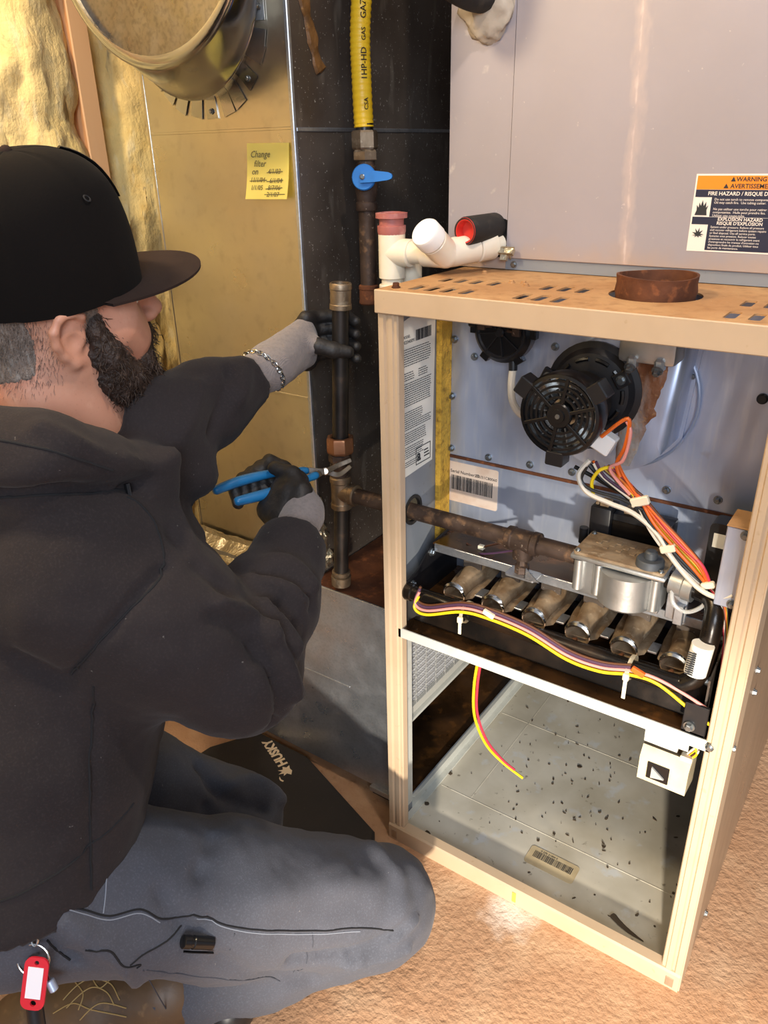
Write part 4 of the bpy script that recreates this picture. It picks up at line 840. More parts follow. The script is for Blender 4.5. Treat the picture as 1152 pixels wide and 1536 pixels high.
p = at_y(617, 400, .19); bm = NB(); cyl(bm, (p.x, .19, .50), (p.x, .19, 1.016), PR, seg=20, bev=.001); tag(obj('drain_stub_pipe', bm, 'pvc'), 'short tan plastic pipe standing behind the condensate drain', 'pipe')

# ================================================================ GAS SUPPLY: hose, valve, nipple
HX, HY = -.160, .200
gs = thing('gas_supply_line', 'yellow flexible gas hose with blue handled shutoff valve and rusty pipe below', 'gas hose', (HX, HY, .945))
hp = spline([(HX-.001, HY, 1.205), (HX-.003, HY, 1.27), (HX-.003, HY, 1.33), (HX+.004, HY+.002, 1.40), (HX+.018, HY+.006, 1.50), (HX+.04, HY+.01, 1.65), (HX+.05, HY+.01, 1.9)], 26)
bm = NB(); n = len(hp); tube(bm, hp, [.0148+.0006*math.sin(i*1.9) for i in range(n)], 20); obj('gas_hose', bm, 'yellow_hose', gs, smooth=True)
def on_hose(s, z, size, off):     # lettering wrapped on the hose front
    q = min(hp, key=lambda p: abs(p.z-z)); dirv = (CAM-q); dirv.z = 0; dirv.normalize(); side = Vector((-dirv.y, dirv.x, 0))
    b2 = text_bm(s, size, q+dirv*.0158-side*off, Z3, -side if False else side*-1, .0004, bold=.0002)
    return b2
q = hp[20]; dv = (CAM-q); dv.z = 0; dv.normalize(); sd_ = Vector((dv.y, -dv.x, 0))
bm = NB()
for s, z in (('GAZ', 1.345), ('1HP-HD', 1.268), ('GAS', 1.318), ('CSA', 1.228)):
    qq = min(hp, key=lambda p: abs(p.z-z)); b2 = text_bm(s, .012 if s in ('GAZ', '1HP-HD') else .009, qq+dv*.0153+sd_*.000, Z3, sd_, .0003, bold=.0001)
    for v in b2.verts:
        rel = v.co-qq; u_ = rel.dot(sd_)-.006; th = u_/.0160; w_ = -sd_; v.co = qq+Z3*rel.z+(dv*math.cos(th-.15)+sd_*math.sin(th-.15))*.0163
    merge(bm, b2)
obj('hose_lettering', bm, 'ink', gs, smooth=None, kind='stuff')
cx = Vector((HX, HY, 0))
bm = NB(); lathe(bm, cx+Z3*1.200, Z3, [(0, .0135), (.012, .0135)], 20); obj('hose_collar', bm, 'black_satin', gs)
bm = NB(); lathe(bm, cx+Z3*1.174, Z3, [(0, .0185), (.003, .0205), (.024, .0205), (.027, .018)], 6, ph=.3); obj('hose_nut', bm, 'fitting', gs, smooth=20)
bm = NB(); lathe(bm, cx+Z3*1.158, Z3, [(0, .0175), (.002, .0200), (.013, .0200), (.016, .0180)], 6, ph=.6); obj('hex_nut', bm, 'fitting', gs, smooth=20)
bm = NB(); lathe(bm, cx+Z3*1.138, Z3, [(0, .0160), (.002, .0168), (.012, .0168), (.013, .0150), (.021, .0148)], 24); lathe(bm, cx+Z3*1.086, Z3, [(0, .0162), (.002, .0172), (.012, .0172), (.014, .0150), (.024, .0165), (.034, .0180), (.044, .0165), (.054, .0150)], 24); obj('valve_body', bm, 'iron_rust', gs, smooth=40)
vc = at_y(546, 266, HY-.022); bm = NB(); ax = Vector((.35, -.9, .1)).normalized()
lathe(bm, vc+ax*-.004, ax, [(-.012, .008), (0, .0080), (0, .0175), (.002, .0190), (.006, .0190), (.008, .0175)], 28)
lv = Vector((.94, .34, .0)).normalized(); up = ax.cross(lv)
prism(bm, [(-.004, -.0085), (.018, -.0075), (.040, -.0050), (.0455, -.003), (.047, 0), (.0455, .004), (.040, .0062), (.018, .0085), (-.004, .0085)], vc+ax*.004, lv, up, ax*.006)
hd = obj('valve_handle', bm, 'blue_handle', gs, smooth=30, label='blue plastic lever handle')
bm = NB(); lathe(bm, vc+ax*.0095, ax, [(0, .0040), (.002, .0040), (.003, .0025)], 12); obj('handle_screw', bm, 'screw', hd)
bm = NB(); cyl(bm, cx+Z3*.965, cx+Z3*1.090, .0133, seg=20); obj('pipe_nipple', bm, 'iron_rust', gs)
bm = NB(); lathe(bm, cx+Z3*.940, Z3, [(0, .0150), (.002, .0165), (.006, .0165), (.007, .0158), (.024, .0158), (.025, .0168), (.030, .0165), (.032, .014)], 20); obj('pipe_coupling', bm, 'rust', gs, smooth=35)

# ================================================================ BLACK IRON GAS PIPE with drip leg
PYY = .080; pr_ = .0133
gp = thing('gas_pipe', 'black iron gas pipe tee with drip leg running into the furnace', 'pipe', (-.150, PYY, .452))
TX, TZ = -.143, .645
def V3(px, py): return at_y(px, py, PYY)
dlb = Vector((-.152, PYY, .478)); tee = Vector((TX, PYY, TZ))
bm = NB(); lathe(bm, tee-Z3*.030, Z3, [(0, .0165), (.002, .0185), (.010, .0185), (.012, .0170), (.048, .0170), (.050, .0185), (.058, .0185), (.060, .0165)], 24); lathe(bm, tee, X3, [(0, .0165), (.022, .0165), (.024, .0185), (.032, .0185), (.034, .0160)], 24); obj('tee_fitting', bm, 'fitting', gp, smooth=35)
bm = NB(); cyl(bm, dlb, tee-Z3*.02, pr_, seg=20); obj('drip_leg', bm, 'iron', gp)
bm = NB(); dd = (tee-dlb).normalized(); lathe(bm, dlb-dd*.018, dd, [(0, .0150), (.001, .0175), (.018, .0180), (.019, .0150)], 20); lathe(bm, dlb+dd*.002, dd, [(0, .0150), (.003, .0165), (.008, .0165), (.009, .0140)], 20); obj('end_cap', bm, 'fitting', gp, smooth=35)
bm = NB(); cyl(bm, tee+X3*.025, (.178, PYY, .645), pr_, seg=20); obj('branch_pipe', bm, 'iron_rust', gp)
bm = NB(); lathe(bm, (.172, PYY, .645), X3, [(0, .0160), (.001, .0180), (.010, .0185), (.012, .0170), (.040, .0170), (.042, .0185), (.051, .0180), (.052, .0160)], 24); cyl(bm, (.198, PYY, .645), (.198, PYY, .618), .0155, seg=20); obj('tee_fitting', bm, 'iron_rust', gp, smooth=35)
bm = NB(); lathe(bm, (.198, PYY, .5905), Z3, [(0, .0115), (.014, .0115), (.016, .0085), (.03, .0085)], 8); obj('pipe_plug', bm, 'iron_rust', gp)
bm = NB(); prism(bm, rrect(.178, .062, .226, .092, .004), (0, 0, .5903), X3, Y3, (0, 0, .003)); prism(bm, [(0, 0), (.022, 0), (0, .018)], (.212, .062, .593), X3, Z3, (0, .002, 0)); obj('support_bracket', bm, 'galv', gp)
bm = NB(); cyl(bm, (.222, PYY, .645), (.288, PYY, .645), pr_, seg=20); obj('valve_nipple', bm, 'iron_rust', gp)
un = tee+Z3*.026
bm = NB(); lathe(bm, un, Z3, [(0, .0128), (.012, .0128), (.013, .0150), (.018, .0165), (.026, .0165), (.028, .0135), (.034, .0135)], 20); obj('union_seat', bm, 'iron_rust', gp, smooth=35)
uz = .735
bm = NB(); lathe(bm, (TX+.001, PYY, un.z+.030), Z3, [(0, .0175), (.002, .0195), (.012, .0195), (.014, .0175)], 8); obj('union_ring', bm, 'iron_rust', gp, smooth=25)
bm = NB(); nb = Vector((TX+.003, PYY, .7160)); rr_ = [(0, .0150), (.002, .0215), (.006, .0235), (.026, .0235), (.029, .0225), (.030, .0185), (.028, .0165), (.004, .0160)]
lathe(bm, nb, Z3, rr_, 8, True, False, ph=.2); obj('union_nut', bm, 'copper', gp, smooth=20, label='coppery brown union nut')
# small fitting seen behind the union
rp0 = Vector((TX+.003, PYY, .732)); rp1 = at_y(511, 424, PYY+.004)
ri = thing('pipe_riser', 'loose black steel riser pipe held by the grey glove with a coupling on top', 'pipe', rp0)
rd = (rp1-rp0).normalized(); RL = (rp1-rp0).length
bm = NB(); cyl(bm, rp0, rp0+rd*(RL-.008), pr_, seg=22); obj('pipe', bm, 'iron', ri)
bm = NB(); lathe(bm, rp0+rd*(RL-.040), rd, [(0, .0140), (.001, .0172), (.008, .0172), (.009, .0163), (.030, .0163), (.031, .0172), (.038, .0172), (.040, .0160), (.040, .0135), (.02, .013)], 24, True, True); obj('pipe_coupling', bm, 'fitting', ri, smooth=35)

# ================================================================ KNEELING MAT
km = thing('kneeling_mat', 'black foam kneeling mat with cream lettering lying on the floor by the boot', 'mat', (-.25, -.05, 0))
A_, B__, C__, D__ = [at_z(px, py, .022) for px, py in ((314, 1119), (394, 1092), (466, 1128), (562, 1246))]
ypl = BY0-.004
B__.y = min(B__.y, ypl); C__.y = min(C__.y, ypl); C__.y = B__.y = ypl
e_ = Vector((D__.x+.05, D__.y-.09, 0)); f_ = Vector((A_.x+.06, A_.y-.22, 0)); g_ = Vector((A_.x-.01, A_.y-.08, 0))
bm = NB(); prism(bm, [(p.x, p.y) for p in (A_, g_, f_, e_, D__, C__, B__)], (0, 0, .001), X3, Y3, (0, 0, .021))
bmesh.ops.bevel(bm, geom=[e for e in bm.edges if abs(e.verts[0].co.z-e.verts[1].co.z) < 1e-5 and e.verts[0].co.z > .01], offset=.004, segments=2, affect='EDGES'); obj('foam_pad', bm, 'mat_black', km)
l0 = at_z(400, 1103, .0223); l1 = at_z(430, 1146, .0223); dl = (l0-l1); dl.z = 0; LW = dl.length; dl.normalize(); pu = Vector((-dl.y, dl.x, 0))
bm = text_bm('HUSKY', LW*.27, l1-pu*LW*.02, dl, pu, .0004, bold=.0012); obj('mat_lettering', bm, 'logo', km, smooth=None, kind='stuff')
bm = NB(); s = LW*.30; o_ = l1-dl*s*1.05-pu*s*.1
prism(bm, [(.0, .25), (.30, .05), (.55, .10), (.85, .0), (.75, .25), (.95, .45), (.70, .55), (.80, .85), (.55, .65), (.45, .95), (.35, .62), (.15, .72), (.25, .45)], o_, dl*s, pu*s, (0, 0, .0003))
prism(bm, [(-.25, .9), (-.05, 1.0), (.25, .98), (.1, 1.08), (-.1, 1.1), (-.3, 1.0)], o_, dl*s, pu*s, (0, 0, .0003)); obj('mat_emblem', bm, 'logo', km, smooth=None, kind='stuff')
# ================================================================ SIGNED DISTANCE MODELLING (for the person)
def npv(p): return np.array([p[0], p[1], p[2]], dtype=np.float32)
def s_cap(P, a, b, ra, rb=None):
    rb = ra if rb is None else rb; a = npv(a); b = npv(b); ab = b-a; t = np.clip(((P-a)@ab)/max(float(ab@ab), 1e-9), 0, 1)
    return np.linalg.norm(P-a-t[:, None]*ab, axis=1)-(ra+(rb-ra)*t)
def s_ell(P, c, r, R=None):
    q = P-npv(c)
    if R is not None: q = q@R.T
    r = npv(r); k0 = np.linalg.norm(q/r, axis=1); k1 = np.linalg.norm(q/(r*r), axis=1)+1e-9; return k0*(k0-1)/k1
def smin(a, b, k): h = np.clip(.5+.5*(b-a)/k, 0, 1); return b*(1-h)+a*h-k*h*(1-h)
def smax(a, b, k): return -smin(-a, -b, k)
def chain(P, pts, rs, k=.01):
    d = None
    for i in range(len(pts)-1):
        e = s_cap(P, pts[i], pts[i+1], rs[i], rs[i+1]); d = e if d is None else smin(d, e, k)
    return d
def axis(lo, hi, h, fine=None, hf=None):
    if fine is None: return np.arange(lo, hi+h, h, dtype=np.float32)
    return np.unique(np.concatenate([np.arange(lo, fine[0], h), np.arange(fine[0], fine[1], hf), np.arange(fine[1], hi+h, h)]).astype(np.float32))
def surfnet(f, ax, ay, az):
    nx, ny, nz = len(ax), len(ay), len(az)
    G = np.stack(np.meshgrid(ax, ay, az, indexing='ij'), -1).reshape(-1, 3)
    V = np.empty(len(G), np.float32); n = 400000
    for i in range(0, len(G), n): V[i:i+n] = f(G[i:i+n])
    V = V.reshape(nx, ny, nz); G = G.reshape(nx, ny, nz, 3); S = V < 0
    c = [S[i:nx-1+i, j:ny-1+j, k:nz-1+k] for i in (0, 1) for j in (0, 1) for k in (0, 1)]
    cnt = sum(x.astype(np.int8) for x in c); m = (cnt > 0) & (cnt < 8); I = np.argwhere(m)
    acc = np.zeros((len(I), 3), np.float64); w = np.zeros(len(I))
    cor = [(i, j, k) for i in (0, 1) for j in (0, 1) for k in (0, 1)]
    for a in range(8):
        for b in range(a+1, 8):
            if sum(abs(cor[a][q]-cor[b][q]) for q in range(3)) != 1: continue
            A = tuple((I+cor[a]).T); Bq = tuple((I+cor[b]).T); va = V[A]; vb = V[Bq]; x = (va < 0) != (vb < 0)
            t = np.where(x, va/np.where(x, va-vb, 1), 0); p = G[A]+(G[Bq]-G[A])*t[:, None]; acc[x] += p[x]; w += x
    verts = acc/w[:, None]; idx = -np.ones(m.shape, np.int64); idx[tuple(I.T)] = np.arange(len(I)); F = []
    for axn in range(3):
        sl0 = [slice(None)]*3; sl1 = [slice(None)]*3; sl0[axn] = slice(0, -1); sl1[axn] = slice(1, None)
        ch = S[tuple(sl0)] != S[tuple(sl1)]; E = np.argwhere(ch); o1, o2 = [q for q in range(3) if q != axn]
        ok = (E[:, o1] > 0) & (E[:, o2] > 0) & (E[:, o1] < (nx, ny, nz)[o1]-1) & (E[:, o2] < (nx, ny, nz)[o2]-1); E = E[ok]
        def cell(d1, d2): q = E.copy(); q[:, o1] += d1; q[:, o2] += d2; return idx[tuple(q.T)]
        Q = np.stack([cell(-1, -1), cell(0, -1), cell(0, 0), cell(-1, 0)], 1); ins = S[tuple(E.T)]
        fl = ins if axn != 1 else ~ins
        Q = np.where(fl[:, None], Q, Q[:, ::-1]); F.append(Q[(Q >= 0).all(1)])
    return verts, np.concatenate(F)
def mesh_np(name, v, f):
    me = bpy.data.meshes.new(name); me.from_pydata(v.tolist(), [], f.tolist()); me.update(); return me
def sdf_mesh(name, f, lo, hi, h, disp=None, fine=None, hf=None):
    axs = [axis(lo[i], hi[i], h, fine[i] if fine else None, hf) for i in range(3)]
    v, q = surfnet(f, *axs); me = mesh_np(name, v, q)
    if disp is not None:
        n = np.empty(len(v)*3); me.vertices.foreach_get('normal', n); n = n.reshape(-1, 3); v = v+n*disp(v, n)[:, None]
        me.vertices.foreach_set('co', v.reshape(-1)); me.update()
    return me
def bvh_of(me, loc=Vector((0, 0, 0))):
    return BVHTree.FromPolygons([v.co+loc for v in me.vertices], [tuple(p.vertices) for p in me.polygons])
def hit(bv, px, py):
    r = ray(px, py).normalized(); h = bv.ray_cast(CAM, r); return (h[0], h[1]) if h[0] is not None else None
def polyd(v, pts):
    d = np.full(len(v), 9.)
    for a, b in zip(pts[:-1], pts[1:]):
        a = npv(a).astype(np.float64); b = npv(b).astype(np.float64); ab = b-a; t = np.clip(((v-a)@ab)/max(ab@ab, 1e-9), 0, 1); d = np.minimum(d, np.linalg.norm(v-a-t[:, None]*ab, axis=1))
    return d
def folds(me, lines):
    """press creases and raise folds where the photo shows them: (pixel polyline, height, width)"""
    bv = bvh_of(me); n = len(me.vertices); v = np.empty(n*3); me.vertices.foreach_get('co', v); v = v.reshape(-1, 3); nn = np.empty(n*3); me.vertices.foreach_get('normal', nn); nn = nn.reshape(-1, 3); off = np.zeros(n)
    for px, hgt, wid in lines:
        q = [hit(bv, *p) for p in px]; q = [h[0] for h in q if h]
        if len(q) < 2: continue
        q = spline(q, 5); d = polyd(v, q); off += 1.6*hgt*np.exp(-(d/wid)**2)
    v = v+nn*off[:, None]; me.vertices.foreach_set('co', v.reshape(-1)); me.update(); return me
def seam(name, bv, px, r, m, parent, lift=.3):
    q = [hit(bv, *p) for p in px]; q = [h[0]+h[1]*r*lift for h in q if h]
    if len(q) < 2: return None
    # resample, snapping to the surface
    s = spline(q, 8); o = []
    for p in s:
        h = bv.find_nearest(p); o.append(h[0]+h[1]*r*lift if h[0] is not None else p)
    bm = NB(); tube(bm, o, r, 6); return obj(name, bm, m, parent)
def vfbm(v, sc, oc=3, seed=0.): return np.array([mnoise.fractal(Vector((p[0]+seed, p[1], p[2]))*sc, 1., 2., oc, noise_basis='PERLIN_ORIGINAL') for p in v])

# ================================================================ THE PERSON
# skeleton
shR = at_d(120, 858, .87); elR = at_d(352, 1004, .945); wrR = at_d(447, 806, 1.10); haR = at_d(428, 752, 1.155)
shL = Vector((-.35, -.26, .80)); elL = at_d(222, 655, 1.0); wrL = at_d(380, 566, 1.115)
pel = Vector((-.245, -.535, .385)); hipR = Vector((-.125, -.575, .365)); hipL = Vector((-.345, -.47, .36))
chest = Vector((-.215, -.385, .70)); neckb = Vector((-.225, -.375, .835))
knR = Vector((.118, -.205, .112)); anR = at_z(225, 1490, .085); toeR = at_z(55, 1525, .055)
knL = Vector((-.185, -.205, .112)); anL = Vector((-.02, -.40, .070)); toeL = Vector((.012, -.43, .05))
# head frame (x forward, y left, z up), pitched up a little
HFx = Vector((.328, .9415, .073)).normalized(); HFz = Vector((.133, -.122, .983)); HFz = (HFz-HFx*HFz.dot(HFx)).normalized(); HFy = HFz.cross(HFx)
HO = Vector((-.217, -.341, 1.004))
HR = np.array([npv(HFx), npv(HFy), npv(HFz)])
def hl(x, y, z): return HO+HFx*x+HFy*y+HFz*z
def s_head(Pw):
    P = (Pw-npv(HO))@HR.T
    P = P.astype(np.float32)
    d = s_ell(P, (-.004, 0, .046), (.094, .074, .086)); d = smin(d, s_ell(P, (.038, 0, -.012), (.060, .058, .092)), .03)
    for s in (-1, 1):
        d = smin(d, s_cap(P, (.0, s*.052, -.035), (.066, s*.022, -.084), .022, .020), .025); d = smin(d, s_cap(P, (.055, s*.042, -.008), (.075, s*.03, -.03), .026, .02), .025)
    d = smin(d, s_ell(P, (.080, 0, -.088), (.024, .022, .020)), .02)
    d = smin(d, s_cap(P, (.070, -.028, .036), (.070, .028, .036), .018), .02)
    for s in (-1, 1): d = smax(d, -s_ell(P, (.104, s*.032, .018), (.018, .017, .013)), .014)
    d = smin(d, s_cap(P, (.094, 0, .030), (.117, 0, -.010), .0075, .0115), .012)
    for s in (-1, 1): d = smin(d, s_ell(P, (.106, s*.0105, -.016), (.011, .0075, .0075)), .006)
    d = smin(d, s_cap(P, (.092, -.017, -.050), (.092, .017, -.050), .009), .012); d = smin(d, s_cap(P, (.090, -.014, -.061), (.090, .014, -.061), .009), .010)
    for s in (-1, 1):      # ear: rim, bowl, lobe, standing off the head
        rim = [(.014, .0, .012), (.013, .006, .024), (.002, .010, .031), (-.012, .013, .029), (-.021, .014, .016), (-.021, .013, .0), (-.014, .010, -.015), (-.004, .006, -.026), (.004, .003, -.027)]
        rm = [(x-.004, s*(.070+y*1.15), z) for x, y, z in rim]
        e = chain(P, rm, [.0042, .0044, .0048, .005, .005, .0048, .0046, .0062, .0050], .004)
        e = smin(e, s_ell(P, (-.010, s*.074, .002), (.017, .006, .026)), .005)
        e = smin(e, s_cap(P, (.006, s*.073, -.004), (.007, s*.073, .004), .0042), .004)
        e = smax(e, -s_ell(P, (-.004, s*.083, -.002), (.009, .008, .011)), .004); e = smax(e, -s_ell(P, (-.008, s*.086, .017), (.008, .008, .008)), .004)
        d = smin(d, e, .006)
    return d
def s_neck(P): return smin(s_cap(P, hl(-.025, 0, -.005), neckb, .060, .066), s_cap(P, hl(.005, 0, -.045), neckb+Vector((.03, .03, -.02)), .050, .055), .03)
def s_body(P):
    d = smin(s_head(P), s_neck(P), .022)
    b = s_cap(P, pel, chest, .115, .125); b = smin(b, s_cap(P, chest+Z3*.04, neckb-Z3*.03, .11, .07), .05); b = smin(b, s_cap(P, shR, shL, .058), .05)
    for a in ((shR, elR, .050, .040), (elR, wrR, .036, .018), (wrR, wrR.lerp(haR, .4), .024, .018), (shL, elL, .050, .040), (elL, wrL, .037, .023), (hipR, knR, .075, .052), (knR, anR, .050, .036), (anR, toeR, .034, .024), (hipL, knL, .075, .052), (knL, anL, .050, .036), (anL, toeL, .034, .024)):
        b = smin(b, s_cap(P, *a), .03)
    b = smin(b, s_cap(P, wrL, wrL+(wrL-elL).normalized()*.05, .0245, .022), .012)
    return smin(d, b, .03)
me = sdf_mesh('person', s_body, (-.55, -.80, -.02), (.24, .06, 1.20), .014, fine=((HO.x-.13, HO.x+.13), (HO.y-.15, HO.y+.14), (.84, HO.z+.15)), hf=.0030)
hv = [(v.co.copy(), v.normal.copy()) for v in me.vertices if v.co.z > .90 and (v.co-HO).length < .16]
per = tag(obj('person', me, 'skin', origin=(-.1, -.35, 0)), 'kneeling bearded person in black cap and dark hoodie working on the gas pipe', 'person')
for s in (-1, 1):
    bm = NB(); bmesh.ops.create_uvsphere(bm, u_segments=14, v_segments=10, radius=.0115, matrix=Matrix.Translation(hl(.0790, s*.032, .019))); obj('eye', bm, 'pvc_white', per)
    bm = NB(); bmesh.ops.create_uvsphere(bm, u_segments=12, v_segments=8, radius=.0055, matrix=Matrix.Translation(hl(.0858, s*.032, .019))); obj('iris', bm, 'brim', per)
# clipped hair at the back and sides, and sideburns
def s_hair(Pw):
    P = ((Pw-npv(HO))@HR.T).astype(np.float32); d = smin(s_head(Pw), s_neck(Pw), .022)-.0009
    x, y, z = P[:, 0], P[:, 1], P[:, 2]
    reg = np.maximum.reduce([x+.040+np.abs(z)*.2, -.038-z+.25*(x+.05), z-.09])          # behind the ear
    side = np.maximum.reduce([np.abs(x-.018)-.013, .005-z, z-.06, .05-np.abs(y)])
    ear = np.minimum(s_ell(P, (-.008, -.086, .002), (.028, .022, .040)), s_ell(P, (-.008, .086, .002), (.028, .022, .040)))
    return smax(smax(d, np.minimum(reg, side), .003), -ear, .003)
me = sdf_mesh('hair', s_hair, HO-Vector((.14, .14, .10)), HO+Vector((.14, .14, .12)), .0032, lambda v, n: .0010*vfbm(v, 240, 2)); obj('hair', me, 'hair', per, label='short greying hair')
bm = NB(); rnd = random.Random(8)
for k in range(42000):
    p, n = hv[rnd.randrange(len(hv))]; q = p-HO; x, y, z = q.dot(HFx), q.dot(HFy), q.dot(HFz)
    pb = max(0, min(1, (-.020-x)/.024))*max(0, min(1, (z+.060)/.03))*(z < .06)
    if abs(x-.022) < .016 and -.005 < z < .05: pb = max(pb, .55)
    if abs(y) > .079 or rnd.random() > pb: continue
    p = p+Vector((rnd.uniform(-1, 1), rnd.uniform(-1, 1), rnd.uniform(-1, 1)))*.0015; t = (-HFz+HFx*-.2+Vector((rnd.uniform(-.4, .4), rnd.uniform(-.4, .4), 0))).normalized(); tube(bm, [p-n*.001, p+n*.0008+t*.0025, p+n*.0012+t*.0055], [.00016, .00014, .00006], 3)
obj('hair_strands', bm, 'hair_strand', per, smooth=True, kind='stuff')
# beard
def s_beard(Pw):
    P = ((Pw-npv(HO))@HR.T).astype(np.float32); d = None
    for s in (-1, 1):
        e = chain(P, [(.022, s*.066, .012), (.030, s*.062, -.030), (.040, s*.048, -.066), (.068, s*.022, -.098)], [.010, .017, .027, .030], .02); d = e if d is None else smin(d, e, .02)
        d = smin(d, s_cap(P, (.100, s*.004, -.036), (.082, s*.034, -.060), .010, .013), .010)
    d = smin(d, s_ell(P, (.078, 0, -.100), (.034, .040, .036)), .02); d = smin(d, s_cap(P, (.094, -.012, -.072), (.094, .012, -.072), .012), .01)
    return d
me = sdf_mesh('beard', s_beard, HO-Vector((.13, .13, .15)), HO+Vector((.16, .16, .06)), .0028, lambda v, n: .0040*vfbm(v, 55, 3)+.0035*np.abs(vfbm(v, 130, 2, 3.)))
bv = bvh_of(me); rnd = random.Random(4); vv = [v.co.copy() for v in me.vertices]; nn = [v.normal.copy() for v in me.vertices]
brd = obj('beard', me, 'beard', per, label='full dark brown beard')
bm = NB()
for k in range(2300):
    i = rnd.randrange(len(vv)); p = vv[i]; n = nn[i]; t = (-HFz*.9+HFx*.25+Vector((rnd.uniform(-.5, .5), rnd.uniform(-.5, .5), rnd.uniform(-.5, .5)))); t = (t-n*t.dot(n)*.8).normalized(); b2 = n.cross(t); L_ = rnd.uniform(.008, .020); cu = rnd.uniform(.0015, .004); ph = rnd.uniform(0, 6); tw = rnd.uniform(3, 6)
    pts = [p-n*.002+t*(L_*j/6)+n*(.0035*j/6+cu*math.sin(tw*j/6+ph)*.5)+b2*(cu*math.cos(tw*j/6+ph)) for j in range(7)]
    tube(bm, pts, [.00042]*6+[.0002], 3)
obj('beard_strands', bm, 'beard_strand', brd, smooth=True, kind='stuff')

# ---------------------------------------------------------------- hoodie
hemA = at_d(20, 1402, .86); hemC = at_d(285, 1125, 1.08); hx = hemC-hemA; hemN = hx.cross((chest-pel).normalized().cross(hx)).normalized()
if hemN.z < 0: hemN = -hemN
def s_hoodie(P):
    b = s_cap(P, pel+Vector((-.02, -.03, -.08)), chest, .168, .160); b = smin(b, s_cap(P, hipR+Vector((-.03, -.005, -.03)), shR.lerp(elR, .1)+Vector((-.06, -.0, -.06)), .138, .110), .05); b = smin(b, s_cap(P, chest+Z3*.02, neckb-Z3*.06, .145, .085), .06)
    b = smin(b, s_cap(P, shR+Vector((-.03, .02, .0)), shL, .088), .06)
    b = smin(b, s_ell(P, chest+Vector((-.06, -.06, -.05)), (.165, .15, .20)), .05)
    ax1 = (elR-shR).normalized()
    b = smin(b, chain(P, [shR, shR.lerp(elR, .5), elR], [.098, .094, .080], .03), .05)
    fr = chain(P, [elR, elR.lerp(wrR, .45), elR.lerp(wrR, .86), wrR], [.080, .067, .047, .0365], .02); b = smin(b, fr, .018)
    b = smin(b, chain(P, [shL, elL], [.085, .072], .03), .04); b = smin(b, chain(P, [elL, elL.lerp(wrL, .55), wrL-(wrL-elL)*.07], [.074, .056, .040], .02), .03)
    # hood bunched round the neck
    hp_ = [at_d(-30, 672, .80), at_d(60, 690, .80), at_d(130, 705, .84), at_d(205, 715, .90), at_d(215, 700, .97), neckb+Vector((.10, .13, -.04))]
    b = smin(b, chain(P, hp_, [.050, .050, .044, .036, .034, .03], .02), .025)
    b = smin(b, chain(P, [at_d(-60, 650, .86), neckb+Vector((-.10, .0, .03)), neckb+Vector((-.05, .10, .0)), neckb+Vector((.05, .12, -.03))], [.05, .05, .045, .035], .02), .03)
    # room for the neck
    b = smax(b, -s_cap(P, hl(-.01, 0, -.02), neckb+Vector((.02, .03, -.005)), .066, .062), .012)
    # hem cut
    b = smax(b, -((P-npv(hemA))@npv(hemN)), .012)
    # sleeve ends
    for w, e in ((wrR, elR), (wrL, elL)):
        n = npv((w-e).normalized()); pl = (P-npv(w))@n+.002; near = np.linalg.norm(P-npv(w), axis=1)-.09; b = smax(b, np.maximum(pl, near*2), .004) if False else np.where(near < 0, smax(b, pl, .004), b)
    return b
def fold_noise(v, n):
    return .0045*vfbm(v, 9, 3)+.0014*vfbm(v, 40, 2)
me = sdf_mesh('hoodie', s_hoodie, (-.60, -.86, .25), (.20, .02, 1.02), .0075, fold_noise)
me = folds(me, [([(430, 1085), (440, 1040), (420, 985), (398, 950)], .010, .011), ([(412, 1088), (422, 1040), (405, 995), (385, 965)], -.010, .008), ([(455, 1020), (440, 975), (415, 935), (390, 910)], .010, .010), ([(468, 985), (450, 940), (420, 905)], -.008, .008), ([(472, 950), (455, 900), (420, 878), (380, 870)], .009, .010),
   ([(465, 905), (430, 865), (390, 862)], -.007, .008), ([(470, 880), (440, 845), (405, 838)], .006, .009), ([(330, 905), (375, 925), (400, 960)], .008, .010), ([(320, 925), (360, 945), (385, 985)], -.006, .008), ([(260, 800), (300, 850), (340, 885)], -.006, .012), ([(250, 690), (265, 770), (285, 830)], .005, .014),
   ([(108, 1012), (150, 960), (210, 890), (247, 850)], -.005, .006), ([(0, 748), (80, 742), (160, 738), (215, 728)], -.012, .010), ([(20, 985), (60, 1005), (90, 1022)], -.006, .012), ([(60, 640), (120, 668), (170, 690), (235, 700)], .005, .010), ([(300, 580), (280, 640), (250, 690)], .006, .012), ([(345, 560), (335, 600), (318, 650)], -.006, .010), ([(370, 545), (360, 600)], .005, .010),
   ([(140, 1060), (138, 1150), (135, 1250), (137, 1330)], -.004, .006), ([(150, 1090), (260, 1180), (290, 1110)], .004, .02), ([(0, 1150), (100, 1180), (200, 1190)], .005, .03)])
hbv = bvh_of(me); hd_ = obj('hoodie', me, 'hoodie', per, label='charcoal black hooded sweatshirt')
for pl in ([(247, 845), (230, 880), (180, 930), (135, 980), (106, 1012)], [(0, 747), (60, 743), (120, 741), (190, 736)], [(140, 1030), (138, 1100), (134, 1180), (136, 1260), (138, 1335)], [(246, 848), (230, 780), (190, 745)], [(0, 660), (60, 672), (120, 690), (170, 706)], [(0, 1352), (60, 1325), (130, 1270), (200, 1205)]):
    seam('seam', hbv, pl, .0014, 'crease', hd_, .1)
for px in ((0, 1)):
    pass
bm = NB(); q = hit(hbv, 192, 738)
if q:
    p = q[0]; tube(bm, spline([p+Vector((0, 0, .01)), p+Vector((.004, -.002, -.012)), p+Vector((.003, -.003, -.03))], 5), .0032, 8); obj('drawstring', bm, 'black_satin', hd_)

